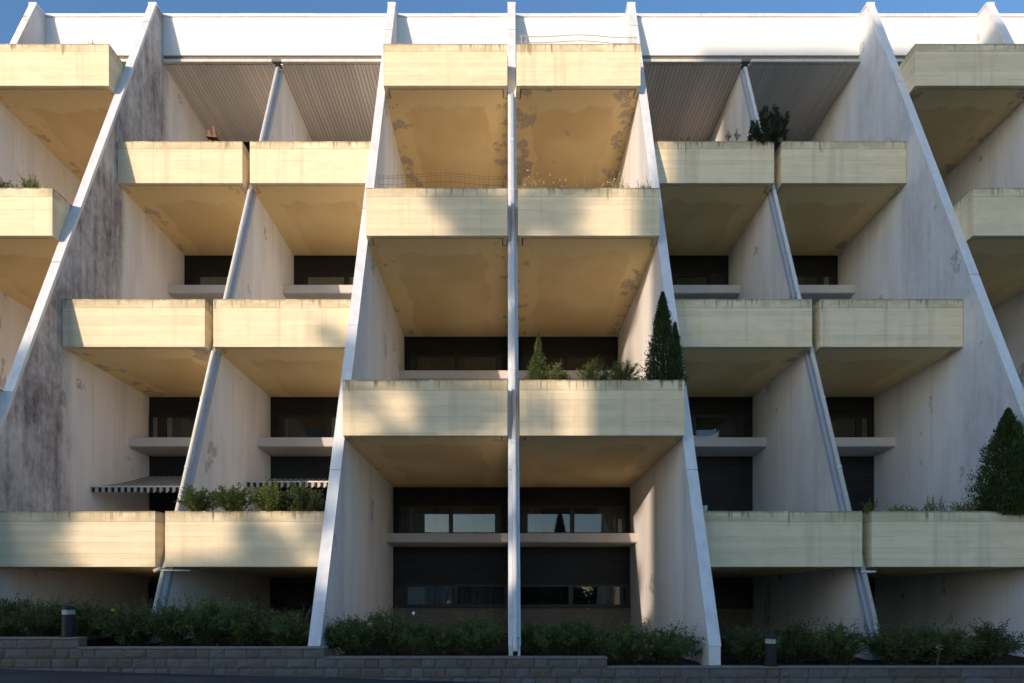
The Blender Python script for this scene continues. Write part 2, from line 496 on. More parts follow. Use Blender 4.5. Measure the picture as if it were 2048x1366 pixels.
M_FLOWER = flat_mat("yellow_flower", (0.75, 0.55, 0.03), 0.7, 0.2, 0.1, 10)
M_WFLOWER = flat_mat("white_flower", (0.8, 0.77, 0.72), 0.7, 0.2, 0.1, 10)
M_CLOTH = flat_mat("white_cushion_cloth", (0.72, 0.73, 0.76), 0.9, 0.1, 0.08, 8)
M_BRICK = flat_mat("tan_render", (0.42, 0.36, 0.28), 0.9, 0.15, 0.15, 1.5)

# ------------------------------------------------------------------ dimensions of the building
def X(i): return 3.8 * (i + 0.0377)
def z_(zr): return zr + ZC
def F(zr): return 11.695 + 0.387 * zr            # front edge of the cross walls
R1, R2, R3 = 17.15, 15.02, 12.90                 # the three parapet planes
B0, B1, B2 = 22.77, 20.73, 18.69                 # the three planes of windows
T = [1.967, 4.79, 7.60, 10.385, 13.19, 15.975]
HB = 1.2
TOP = 19.05
HW = 0.11
REAR = 24.4
SOFF = 17.47

bld = empty("apartment_building", (X(0), 19.0, 0), "terraced concrete apartment building with cream balconies between leaning white cross walls", "building")

# ---- cross walls with sheet metal caps
def cross_wall(i, mat, joints, cap=True, capmat=None):
    x = X(i)
    m = MB()
    e = 0.012 if cap else 0.0
    pts = [(F(-.83)+e, z_(-2.4)), (F(-.83)+e, z_(-.83)), (F(TOP-.06)+e, z_(TOP-.06)), (REAR, z_(TOP-.06)), (REAR, z_(-2.4))]
    m.prism_x(pts, x-HW, x+HW)
    w = m.build("cross_wall", mat, bld)
    if not cap:
        MB().prism_x([(F(TOP)-.03, z_(TOP-.1)), (F(TOP)-.03, z_(TOP)), (19.42, z_(TOP)), (19.42, z_(TOP-.1))], x-.125, x+.125).build("coping", M_CAP, w)
        return w
    cuts = [-.83] + joints + [TOP-.1]
    c = MB()
    for k in range(len(cuts)-1):
        a, b = cuts[k]+.006, cuts[k+1]-.006
        d = -0.004 if k % 2 else 0.0
        c.prism_x([(F(a)+d-.008, z_(a)), (F(b)+d-.008, z_(b)), (F(b)+d+.006, z_(b)), (F(a)+d+.006, z_(a))], x-.118, x+.118)
        for s in (-1, 1):
            xa, xb = sorted((x+s*.118, x+s*(.112)))
            c.prism_x([(F(a)+d+.006, z_(a)), (F(b)+d+.006, z_(b)), (F(b)+d+.07, z_(b)), (F(a)+d+.07, z_(a))], xa, xb)
    c.build("metal_capping", M_CAP, w)
    t = MB()
    t.prism_x([(F(TOP)-.035, z_(TOP-.1)), (F(TOP)-.035, z_(TOP)), (19.42, z_(TOP)), (19.42, z_(TOP-.05)), (F(TOP)+.05, z_(TOP-.05)), (F(TOP)+.05, z_(TOP-.1))], x-.13, x+.13)
    t.build("coping", M_CAP, w)
    return w

J1 = [2.83, 6.58, 10.3, 14.1, 17.7]
J2 = [0.7, 4.4, 8.11, 11.6, 15.3, 18.35]
J3 = [1.5, 5.2, 8.9, 12.5, 14.3, 17.9]
walls = {}
walls[-4] = cross_wall(-4, M_WALL_A, [], cap=False)
walls[-3] = cross_wall(-3, M_WALL_STAINED, [0.9, 4.75, 8.5, 12.9, 18.1])
walls[-1] = cross_wall(-1, M_WALL_A, J1)
walls[0] = cross_wall(0, M_WALL_A, J1)
walls[1] = cross_wall(1, M_WALL_A, [2.83, 6.58, 10.3, 14.1, 17.9])
walls[3] = cross_wall(3, M_WALL_B, J2)
walls[4] = cross_wall(4, M_WALL_A, J2)
walls[5] = cross_wall(5, M_WALL_A, J1)
for i in (-2, 2):
    x = X(i)
    o = 1.2
    zb = SOFF
    m = MB().prism_x([(F(-.9)+o, z_(-2.4)), (F(-.9)+o, z_(-.9)), (F(zb)+o, z_(zb)), (REAR, z_(zb)), (REAR, z_(-2.4))], x-.09, x+.09)
    w = m.build("partition_wall", M_WALL_T, bld)
    c = MB()
    cuts = [-.9, 2.4, 5.2, 8.9, 12.4, 15.6, zb-.02]
    for k in range(len(cuts)-1):
        a, b = cuts[k]+.005, cuts[k+1]-.005
        c.prism_x([(F(a)+o-.012, z_(a)), (F(b)+o-.012, z_(b)), (F(b)+o+.11, z_(b)), (F(a)+o+.11, z_(a))], x-.098, x-.091)
        c.prism_x([(F(a)+o-.012, z_(a)), (F(b)+o-.012, z_(b)), (F(b)+o+.11, z_(b)), (F(a)+o+.11, z_(a))], x+.091, x+.098)
        c.prism_x([(F(a)+o-.012, z_(a)), (F(b)+o-.012, z_(b)), (F(b)+o-.002, z_(b)), (F(a)+o-.002, z_(a))], x-.091, x+.091)
    c.build("metal_capping", M_STRIP, w)
    walls[i] = w

# ---- downpipes on the leaning edges
def downpipe(i, o, z0, z1, xo=0.0, spout=False):
    x = X(i) + xo
    path = [(x, F(z0)+o, z_(z0)), (x, F(z1)+o, z_(z1))]
    if z1 > 17: path.append((x, F(z1)+o+.10, z_(z1)+.12))
    if spout: path = [(x, F(z0)+o-.10, z_(z0)-.13), (x, F(z0)+o-.02, z_(z0)-.03)] + path
    p = MB().tube(path, 0.055, 14).build("downpipe", M_PIPE, bld, smooth=True)
    zz = z0 + .55
    while zz < z1-.2:
        c = MB().tube([(x, F(zz-.03)+o, z_(zz-.03)), (x, F(zz+.03)+o, z_(zz+.03))], 0.063, 14)
        c.prism_x([(F(zz)+o+.05, z_(zz-.02)), (F(zz)+o+.05, z_(zz+.02)), (F(zz)+o+.16, z_(zz+.02)), (F(zz)+o+.16, z_(zz-.02))], x-.012, x+.012)
        c.build("pipe_bracket", M_PIPE, p, smooth=False)
        zz += 1.85
    if spout:
        MB().tube([(x, F(z0)+o-.125, z_(z0)-.168), (x, F(z0)+o-.095, z_(z0)-.125)], .047, 14).build("outlet", M_FRAME, p)
    return p
downpipe(0, -.085, -.80, 14.62, 0.012, spout=True)
pl_ = downpipe(-2, 1.08, -1.1, 17.30)
pr_ = downpipe(2, 1.08, -1.1, 17.30)
# small pipework under the lowest left gap
zz = 0.70
tp = MB().tube([(X(-2)-.12, 12.95, z_(zz)), (X(-2)+.62, 12.98, z_(zz-.01))], .018, 8)
tp.tube([(X(-2)-.16, 12.95, z_(zz-.02)), (X(-2)-.02, 12.95, z_(zz+.035))], .04, 8)
tp.tube([(X(-2)+.24, 12.95, z_(zz)), (X(-2)+.24, 12.93, z_(zz+.07)), (X(-2)+.28, 12.93, z_(zz+.075))], .012, 6)
tp.build("garden_tap", M_GUT, pl_, smooth=True)
hk = MB().tube([(X(-2)+.26, 12.35, z_(-.35)), (X(-2)+.26, 12.35, z_(.02)), (X(-2)+.30, 12.35, z_(.10)), (X(-2)+.40, 12.35, z_(.10)), (X(-2)+.46, 12.35, z_(.03))], .02, 8)
hk.build("vent_pipe", M_GREY, pl_, smooth=True)
MB().tube([(X(2)-.1, 12.96, z_(.66)), (X(2)+.22, 12.96, z_(.665))], .028, 8).build("pipe_elbow", M_PIPE, pr_, smooth=True)

# ---- balconies
frng = random.Random(17)
FLAKE = {(0, 5): 1.12, (-1, 5): .92, (-3, 2): .95, (0, 3): .8, (3, 5): .9}      # how far the soffit paint has come off
def balcony(xa, xb, Y, k, ybk, sides='both'):
    """xa..xb: outer ends of the parapet; slab runs back to ybk."""
    zb = T[k] - HB
    W = xb - xa
    m = MB()
    m.box(0, W, 0, .11, 0, HB)
    prof = [(.11, 0), (.42, 0), (.42+.387*HB, HB), (.11, HB)]
    m.prism_x(prof, 0, .11)
    m.prism_x(prof, W-.11, W)
    # rear lip of the planter trough
    m.box(.11, W-.11, .56, .62, .22, HB-.10)
    b = m.build("balcony", M_PAR, bld, loc=(xa, Y, z_(zb)), bevel=0.006)
    MB().box(.11, W-.11, .11, .56, HB-.30, HB-.09).build("planter_soil", M_SOIL, b, loc=(xa, Y, z_(zb)))
    # ceiling slab with the drip groove in front of it
    s = MB()
    e = 0.026
    s.prism_z([(.11+e, .11+e), (W-.11-e, .11+e), (W-.11-e, .42+e), (W+.012, .42+e), (W+.012, ybk-Y), (-.012, ybk-Y), (-.012, .42+e), (.11+e, .42+e)], .004, .20)
    sl = s.build("ceiling_slab", M_SOF, b, loc=(xa, Y, z_(zb)))
    wear = FLAKE.get((round(xa/3.8-.0377), k), .25+.45*frng.random())
    sl.color = (wear, wear, wear, 1)
    MB().box(.0, W, .62, ybk-Y, .203, .24).build("terrace_floor", M_FLOOR, b, loc=(xa, Y, z_(zb)))
    return b

GA, GB, GE = .130, .104, .122
def a_bay(i, left_pair):
    xa = X(i) + (GE if left_pair else GA)
    xb = X(i+1) - (GA if left_pair else GE)
    for k, Y, yb in ((5, R1, REAR), (3, R2, B0+.2), (1, R3, B1+.2)):
        balcony(xa, xb, Y, k, yb)
def b_bay(i, left_pair):
    xa = X(i) + (GE if left_pair else GB)
    xb = X(i+1) - (GB if left_pair else GE)
    for k, Y, yb in ((4, R1, B0+.2), (2, R2, B1+.2), (0, R3, B2+.2)):
        balcony(xa, xb, Y, k, yb)
a_bay(-4, False); a_bay(-1, True); a_bay(0, False); a_bay(3, True); a_bay(4, False)
b_bay(-3, True); b_bay(-2, False); b_bay(1, True); b_bay(2, False)

# ---- rear facade of each bay, ledges and windows
def inner(i):
    hl = .09 if i in (-2, 2) else HW
    hr = .09 if i+1 in (-2, 2) else HW
    return X(i)+hl+.001, X(i+1)-hr-.001

def panel(i, zr0, zr1, yb, mat=None):
    a, b = inner(i)
    return MB().box(a, b, yb, yb+.18, z_(zr0), z_(zr1)).build("facade_panel", mat or M_PANEL, bld)

def ledge(i, ztop, yb):
    a, b = inner(i)
    y0 = yb - 1.03
    pts = [(y0, z_(ztop)), (yb-.002, z_(ztop)), (yb-.002, z_(ztop-.31)), (y0+.03, z_(ztop-.27)), (y0, z_(ztop-.245))]
    return MB().prism_x(pts, a, b).build("window_ledge", M_LEDGE, bld, bevel=.004)

def window(i, z0, z1, yb, panes=((.26,.35),(.44,1.74),(1.87,3.17)), x0=.18, x1=3.36, curtains=(), flip=False):
    a, b = inner(i)
    wd = b - a
    if flip:
        panes = [(wd-q, wd-p) for p, q in panes]; x0, x1 = wd-x1, wd-x0
        curtains = [(wd-q, wd-p, c, d, m) for p, q, c, d, m in curtains]
    panes = sorted(panes)
    f = MB()
    yf = yb - .07
    xs = [x0] + [v for p in panes for v in p] + [x1]
    for k in range(0, len(xs), 2):
        f.box(a+xs[k], a+xs[k+1], yf, yb-.001, z_(z0), z_(z1))
    for p, q in panes:
        f.box(a+p, a+q, yf+.003, yb-.001, z_(z0), z_(z0+.06))
        f.box(a+p, a+q, yf+.003, yb-.001, z_(z1-.07), z_(z1))
    f.box(a+x0-.03, a+x1+.03, yf-.05, yf-.001, z_(z0-.04), z_(z0+.0))
    wobj = f.build("window", M_FRAME, bld)
    for p, q in panes:
        MB().box(a+p, a+q, yb-.050, yb-.044, z_(z0+.06), z_(z1-.07)).build("window_pane", M_GLASS, wobj)
    for p, q, c, d, mt in curtains:                 # curtain spans in metres and heights
        cm = MB(); n = max(4, int((q-p)/.025))
        za, zb = z_(z0+.06+(z1-z0-.13)*c), z_(z0+.06+(z1-z0-.13)*d)
        vs = []; fs = []
        for s in range(n+1):
            xx = a + p + (q-p)*s/n
            yy = yb - .022 + .012*math.sin(s*1.25 + .6*math.sin(s*.37))
            vs += [(xx, yy, za), (xx, yy, zb)]
        fs = [(2*s, 2*s+2, 2*s+3, 2*s+1) for s in range(n)]
        cm.add(vs, fs); cm.build("curtain", mt, wobj)
    return wobj

C, D = M_CURT, M_CURTD
for i in (-4, -1, 0, 3, 4):                            # A bays
    panel(i, -2.3, T[1]-HB-.002, B2)
    panel(i, T[1]-HB+.21, T[3]-HB-.002, B1)
    panel(i, T[3]-HB+.21, T[5]-HB-.002, B0)
    panel(i, T[5]-HB+.21, SOFF+.06, B0+1.0)
    if i in (-1, 0):
        ledge(i, 2.04, B2); ledge(i, 7.62, B1)
for i in (-3, -2, 1, 2):                            # B bays
    panel(i, -2.3, T[0]-HB-.002, B2, M_BASE)
    panel(i, T[0]-HB+.21, T[2]-HB-.002, B2)
    panel(i, T[2]-HB+.21, T[4]-HB-.002, B1)
    panel(i, T[4]-HB+.21, SOFF+.06, B0)
    ledge(i, 4.86, B2); ledge(i, 10.43, B1)
# first storey windows of the middle bays
window(-1, 2.12, 3.02, B2, curtains=((1.44,1.70,0,1,D),(1.9,2.45,0,1,D),(.5,.62,0,1,D)))
window(0, 2.12, 3.02, B2, panes=((.39,1.70),(1.84,3.10),(3.2,3.32)), x0=.1, x1=3.42, curtains=((2.6,3.06,0,1,D),(.45,.8,0,1,D)))
# ground floor strip windows and plinth of the middle bays
for i in (-1, 0):
    a, b = inner(i)
    MB().box(a, b, B2-.05, B2-.002, z_(-2.3), z_(-.17)).build("plinth", M_BASE, bld)
window(-1, -.12, .56, B2, panes=((.12,.31),(.44,1.89),(2.02,3.46)), x0=.02, x1=3.55, curtains=((.46,1.87,.0,1,M_FROST),(2.04,3.44,.0,1,M_FROSTD)))
window(0, -.12, .56, B2, panes=((.12,1.66),(1.8,3.25),(3.34,3.44)), x0=.02, x1=3.55, curtains=((2.7,3.2,0,1,D),))
# plinth vents
a, b = inner(0)
for vx in (1112, 1176):
    xx = (vx-1014)*B2/1200
    MB().box(xx-.07, xx+.07, B2-.065, B2-.051, z_(-.23), z_(-.09)).box(xx-.035, xx+.035, B2-.075, B2-.066, z_(-.195), z_(-.125)).build("plinth_vent", M_GREY, bld)
# middle bays, third storey
window(-1, 7.7, 8.54, B1, curtains=((.46,1.72,0,1,D),(1.89,3.15,0,1,D)))
window(0, 7.7, 8.54, B1, curtains=((.5,1.0,0,1,D),), flip=True)
# side bays
window(-3, 4.94, 5.82, B2, panes=((.1,.30),(.38,.46),(.55,1.75),(1.87,3.17)), x0=.04, curtains=((.14,.28,0,1,C),(.57,.72,0,1,C),(1.0,1.7,0,1,D)))
window(-2, 4.94, 5.82, B2, panes=((.42,1.76),(1.88,3.2)), x0=.30, curtains=((1.9,2.3,0,1,C),(.46,.55,0,1,D)))
window(1, 4.94, 5.82, B2, panes=((.5,1.78),(1.90,3.12)), x0=.3, curtains=((1.92,3.08,0,1,C),), flip=True)
window(2, 4.94, 5.82, B2, panes=((.2,.42),(.6,1.78),(1.90,3.2)), x0=.1, curtains=((.22,.40,0,1,D),), flip=True)
window(-3, 10.5, 11.30, B1, panes=((.55,1.8),(1.92,3.2)), x0=.4, curtains=((.57,1.78,0,1,C),(1.94,3.1,0,1,C)))
window(-2, 10.5, 11.30, B1, panes=((.48,1.76),(1.92,3.2)), x0=.36, curtains=((.5,1.74,0,1,C),(1.94,3.1,0,1,C)))
window(1, 10.5, 11.30, B1, panes=((.3,.6),(.7,1.8),(1.92,3.2)), x0=.2, curtains=((.75,1.78,0,1,D),), flip=True)
window(2, 10.5, 11.30, B1, panes=((.2,.6),(.75,1.8),(1.92,3.2)), x0=.1, curtains=((.32,.5,0,1,C),(.78,1.75,0,1,D)), flip=True)
# dark strip windows low on the side bays
for i, fl in ((-3, False), (-2, False), (1, True), (2, True)):
    window(i, -.15, .60, B2, panes=((.22,1.2),(1.3,2.3),(2.4,3.3)), x0=.02, x1=3.42, flip=fl, curtains=((.9,1.2,0,1,D),))
    window(i, 1.3, 2.35, B2, panes=((.22,1.7),(1.85,3.3)), x0=.1, x1=3.42, flip=fl)

# ---- roof: white fascia between the wall heads, gutter and boarded eaves
def span(i, j):
    return X(i)+HW+.002, X(j)-HW-.002
for i, j in ((-4,-3), (-3,-1), (-1,0), (0,1), (1,3), (3,4), (4,5)):
    a, b = span(i, j)
    f = MB().box(a, b, 19.45, 19.70, z_(17.74), z_(18.97)).build("roof_fascia", M_FASC, bld)
    c = MB()
    xx = a; n = max(2, round((b-a)/2.4))
    for k in range(n):
        c.box(a+(b-a)*k/n+.002, a+(b-a)*(k+1)/n-.002, 19.425-.004*(k % 2), 19.74, z_(18.972), z_(19.075))
    c.build("roof_edging", M_CAP, f)
    MB().box(a, b, 19.50, 19.80, z_(17.585), z_(17.738)).build("eaves_beam", M_GREY, f)
    MB().box(a, b, 19.70, REAR, z_(18.80), z_(18.96)).build("roof_deck", M_GREY, bld)
    # gutter, interrupted at the partition
    g = MB()
    segs = [(a, b)] if j-i == 1 else [(a, X(i+1)-.14), (X(i+1)+.14, b)]
    for p, q in segs: g.box(p+.02, q-.02, 19.40, 19.49, z_(17.49), z_(17.575))
    g.build("gutter", M_GUT, f)
    # boards run front to back, a gap between each
    for bay in range(i, j):
        p, q = inner(bay)
        s = MB(); nb = 29; w = (q-p)/nb
        for k in range(nb):
            s.box(p+w*k+.009, p+w*(k+1)-.009, 19.51, REAR, z_(SOFF+.012), z_(SOFF+.04))
        s.build("eaves_boards", M_WOOD, f)
        MB().box(p, q, 19.72, REAR, z_(SOFF+.045), z_(SOFF+.07)).build("eaves_backing", M_FRAME, f)
MB().box(X(-4)-HW, X(5)+HW, REAR+.002, REAR+.2, z_(-2.4), z_(18.9)).build("rear_wall", M_GREY, bld)

# ---- striped awnings
def awning(i, xs0, xs1, yf, zf, zbk):
    L = xs1 - xs0
    mat = M_AWN
    m = MB(); n = int(L/.0215)
    dy, dz = B2-.05-yf, zbk-zf
    nx = n; vs = []; fs = []
    for s in range(nx+1):
        for t in range(5):
            u = t/4
            sag = -.05*math.sin(math.pi*u)
            vs.append((L*s/nx, dy*u, dz*u+sag))
    for s in range(nx):
        for t in range(4):
            fs.append((s*5+t, (s+1)*5+t, (s+1)*5+t+1, s*5+t+1))
    m.add(vs, fs)
    aw = m.build("awning", mat, bld, loc=(xs0, yf, z_(zf)))
    so = aw.modifiers.new('thick', 'SOLIDIFY'); so.thickness = .004
    v = MB(); vs = []; fs = []
    for s in range(nx+1):
        x = L*s/nx
        dep = .12 + .045*abs(math.sin(math.pi*x/.172 + math.pi*.5*0))
        vs += [(x, -.012, -.015), (x, -.012-.01*math.sin(s*.8), -dep)]
    fs = [(2*s+1, 2*s+3, 2*s+2, 2*s) for s in range(nx)]
    v.add(vs, fs)
    vo = v.build("valance", mat, aw, loc=(xs0, yf, z_(zf)))
    so = vo.modifiers.new('thick', 'SOLIDIFY'); so.thickness = .003
    MB().box(-.01, L+.01, -.03, .02, -.02, .018).build("front_bar", M_GUT, aw, loc=(xs0, yf, z_(zf)))
    MB().tube([(.15, dy, dz-.35), (.15, dy*.45, dz*.3-.20), (.15, .02, -.03)], .018, 8).build("folding_arm", M_GUT, aw, loc=(xs0, yf, z_(zf)))
    return aw
M_AWN = make_awning_mat(0)
a, b = inner(-3)
awning(-3, a+.05, b-.1, 16.05, 3.10, 3.93)
a, b = inner(-2)
awning(-2, a+.05, b-.1, 16.9, 3.40, 3.85)

# ------------------------------------------------------------------ ground, road, bed
def gz(x): return -0.027*max(-30.0, min(30.0, x))
def sheet(name, xs, ys, dz, mat, clipf=None):
    vs = [(x, y, gz(x)+dz) for y in ys for x in xs]
    n = len(xs)
    fs = [(j*n+i, j*n+i+1, (j+1)*n+i+1, (j+1)*n+i) for j in range(len(ys)-1) for i in range(n-1)]
    o = MB().add(vs, fs).build(name, mat)
    return tag(o, kind='structure')
sheet("ground", [-900, -200, -60, -30, -15, 0, 15, 30, 60, 200, 900], [-900, -200, -60, -30, 0, 12, 30, 100, 900], -0.012, M_LAWN)
sheet("road", [-120, -60, -30, -15, 0, 15, 30, 60, 120], [-7.5, 0, 6, 11.02], 0.0, M_ASPH)

# retaining wall of split-faced blocks, stepping down to the right
WX = [(-17.0, -7.85, -.672), (-7.85, -3.34, -.850), (-3.34, 1.84, -1.028), (1.84, 21.0, -1.206)]
CH = .178
rng = random.Random(3)
rw = MB(); cp = MB()
zlevels = [-.672-CH*k for k in range(8)]
for ci, zt in enumerate(zlevels):
    reach = max([xb for xa, xb, t in WX if t >= zt-.001])
    x = -17.0 + rng.uniform(0, .3)
    while x < reach-.02:
        L = rng.choice((.24, .40, .40, .52, .26))
        x2 = min(x+L, reach)
        if reach-x2 < .12: x2 = reach
        yj = rng.uniform(-.006, .006)
        x0b, x1b, y0b = x+.004, x2-.004, 11.0+yj
        # split face: bulging front with an uneven arris
        nx_, nz_ = 6, 4
        vs = []; fs = []
        z0b, z1b = zt-CH+.005, zt-.002
        seed = rng.random()*100
        for a_ in range(nx_+1):
            for c_ in range(nz_+1):
                u, v = a_/nx_, c_/nz_
                edge = min(u, 1-u, v*.7, (1-v)*.7)
                d = -.016*min(1, edge*5) - .012*(mnoise.noise(Vector((u*3+seed, v*2, seed)))) * min(1, edge*6)
                vs.append((x0b+(x1b-x0b)*u, y0b+d, z0b+(z1b-z0b)*v))
        for a_ in range(nx_):
            for c_ in range(nz_):
                q = a_*(nz_+1)+c_
                fs.append((q, q+nz_+1, q+nz_+2, q+1))
        nb = len(vs)
        vs += [(x0b, 11.22, z0b), (x1b, 11.22, z0b), (x1b, 11.22, z1b), (x0b, 11.22, z1b)]
        br = nx_*(nz_+1)
        fs += [tuple([a_*(nz_+1)+nz_ for a_ in range(nx_+1)] + [nb+2, nb+3]),
               tuple([br+c_ for c_ in range(nz_+1)] + [nb+2, nb+1]),
               tuple([c_ for c_ in range(nz_, -1, -1)] + [nb, nb+3])]
        rw.add([(p_[0], p_[1], z_(p_[2])) for p_ in vs], fs)
        x = x2
for xa, xb, t in WX:
    x = xa
    while x < xb-.02:
        x2 = min(x+rng.choice((.8, 1.0, 1.2)), xb)
        if xb-x2 < .3: x2 = xb
        cp.box(x+.002, x2-.002, 10.972, 11.24, z_(t), z_(t+.032))
        x = x2
rwo = rw.build("retaining_wall", M_BLOCK)
tag(rwo, "low grey split-faced block retaining wall stepping down along the road", "wall")
cp.build("wall_coping", M_COPE, rwo, bevel=.006)

bed = MB()
rb = random.Random(5)
for xa, xb, t in WX:
    nx_, ny_ = max(4, int((xb-xa)/.3)), 24
    vs = []; fs = []
    for a_ in range(nx_+1):
        for c_ in range(ny_+1):
            xx = xa+(xb-xa)*a_/nx_; yy = 11.225+(18.6-11.225)*c_/ny_
            vs.append((xx, yy, z_(t-.02+.012*c_/ny_*8+.035*mnoise.noise(Vector((xx*2, yy*2, 0))))))
    for a_ in range(nx_):
        for c_ in range(ny_):
            q = a_*(ny_+1)+c_
            fs.append((q, q+ny_+1, q+ny_+2, q+1))
    bed.add(vs, fs)
tag(bed.build("planting_bed", M_SOIL), kind='structure')

# ------------------------------------------------------------------ bollard lights
def bollard(loc, label):
    r = empty("bollard_light", loc, label, "lamp", "bollard lights along the retaining wall")
    MB().lathe([(.13,0),(.13,.02),(.104,.022),(.103,.415),(.092,.418)], c=loc).build("post", M_BLACK, r, smooth=False)
    MB().lathe([(.090,.418),(.092,.42),(.092,.505),(.09,.507)], c=loc).build("lens", M_LENS, r, smooth=False)
    b = MB().lathe([(.03,.421),(.055,.44),(.028,.47),(.055,.5)], 12, c=loc)
    for k in range(4):
        a_ = k*math.pi/2+.4
        b.tube([(loc[0]+.096*math.cos(a_), loc[1]+.096*math.sin(a_), loc[2]+.418), (loc[0]+.096*math.cos(a_), loc[1]+.096*math.sin(a_), loc[2]+.51)], .006, 6)
    b.build("lamp_cage", M_GUT, r)
    MB().lathe([(.096,.507),(.112,.508),(.113,.55),(.104,.575),(.075,.598),(.035,.607),(.002,.609)], c=loc).build("cap", M_BLACK, r, smooth=False)
    return r
bollard(((137-1014)*11.12/1200, 11.12, z_(-.672+.032)), "black round bollard light on the raised left end of the block wall")
bollard(((1541-1014)*11.10/1200, 11.10, z_(-1.206+.032)), "black round bollard light on the low right stretch of the block wall")
# ------------------------------------------------------------------ plants
def at(px, py, Y): return Vector(((px-1014)*Y/1200, Y, z_((1205-py)*Y/1200)))

def rand_dir(rg):
    while True:
        v = Vector((rg.uniform(-1,1), rg.uniform(-1,1), rg.uniform(-1,1)))
        if .05 < v.length < 1: return v.normalized()

def add_leaf(m, p, d, L, W, rg, curl=.15):
    d = d.normalized()
    s = d.cross(rand_dir(rg))
    if s.length < 1e-3: s = Vector((1,0,0))
    s.normalize(); n = d.cross(s)
    m.add([p, p+d*L*.5+s*W*.5+n*L*curl*.3, p+d*L, p+d*L*.5-s*W*.5+n*L*curl*.3], [(0,1,2,3)])

def shrub_parts(seed, h, w, nb, leaf, habit='round', per=46, dens=1.0, droop=0.0):
    """twigs grown from the base, leaves along each twig and its side shoots"""
    rg = random.Random(seed)
    st, lf = MB(), MB()
    for b in range(nb):
        ang = rg.uniform(0, 2*math.pi)
        spread = math.sqrt(rg.random())
        hh = h*rg.uniform(.62, 1.08)*(1-.42*spread**2)
        ex = w*.5*spread*rg.uniform(.75, 1.12)
        if habit == 'juniper':
            hh = h*rg.uniform(.35, 1.05)*(1-.45*spread); ex = w*.5*spread*rg.uniform(.8, 1.25)
        tip = Vector((math.cos(ang)*ex, math.sin(ang)*ex, hh))
        base = Vector((math.cos(ang)*ex*.15, math.sin(ang)*ex*.15, 0))
        mid = Vector((tip.x*.42, tip.y*.42, hh*(.66-.1*droop))) + rand_dir(rg)*.05*h
        pts = []
        for k in range(6):
            u = k/5
            p = base*(1-u)**2 + mid*2*u*(1-u) + tip*u*u
            pts.append(p)
        st.tube(pts, [.006*(1-.75*k/5)+.0012 for k in range(6)], 4, cap=False)
        nl = int(per*dens)
        for q in range(nl):
            u = 1-(rg.random()**1.25)*.86
            p = base*(1-u)**2 + mid*2*u*(1-u) + tip*u*u
            t = ((mid-base)*(1-u) + (tip-mid)*u).normalized()
            side = rand_dir(rg)
            off = side*rg.uniform(0, .085)*(1.25-u)*(w/.9)
            d = (t*rg.uniform(.25, 1.0) + side*.8 + Vector((0,0,.25))).normalized()
            L = leaf*rg.uniform(.65, 1.25)
            add_leaf(lf, p+off, d, L, L*(.42 if habit != 'juniper' else .24), rg)
        for q in range(3):                                   # side shoots break the outline
            u = rg.uniform(.55, .95)
            p = base*(1-u)**2 + mid*2*u*(1-u) + tip*u*u
            d = ((tip-base).normalized()*.7 + rand_dir(rg)*.8).normalized()
            ln = rg.uniform(.06, .17)*(h/.7)
            st.tube([p, p+d*ln], [.002, .001], 3, cap=False)
            for s_ in range(int(9*dens)):
                v = s_/9
                add_leaf(lf, p+d*ln*v, (d+rand_dir(rg)*.9), leaf*rg.uniform(.6, 1.1), leaf*.4 if habit != 'juniper' else leaf*.22, rg)
    if habit == 'round' and not droop:                                     # long loose shoots above the mass
        for q in range(13):
            ang = rg.uniform(0, 6.28); e = w*.5*rg.uniform(.2, .95)
            p = Vector((math.cos(ang)*e*.7, math.sin(ang)*e*.7, h*.45))
            d = Vector((math.cos(ang)*.35, math.sin(ang)*.35, 1)).normalized()
            ln = h*rg.uniform(.45, .80)
            st.tube([p, p+d*ln*.5+rand_dir(rg)*.02, p+d*ln], [.003, .002, .001], 3, cap=False)
            for s_ in range(26):
                v = s_/25
                add_leaf(lf, p+d*ln*v, d*.5+rand_dir(rg), leaf*rg.uniform(.5, 1.0), leaf*.38, rg)
    return st, lf

def put_shrub(name, loc, label, group, parts, leafmat, cat="shrub"):
    r = empty(name, loc, label, cat, group)
    st, lf = parts
    a = st.build("twigs", M_STEM); a.parent = r
    b = lf.build("foliage", leafmat); b.parent = r
    return r

protos = []
for k in range(4):
    o = put_shrub("bed_shrub", (0,0,0), "x", "shrubs in the planting bed along the block wall",
                  shrub_parts(20+k, .82, 1.38, 84, .058, per=44), M_LEAF_BED)
    protos.append(o)
used = [False]*4
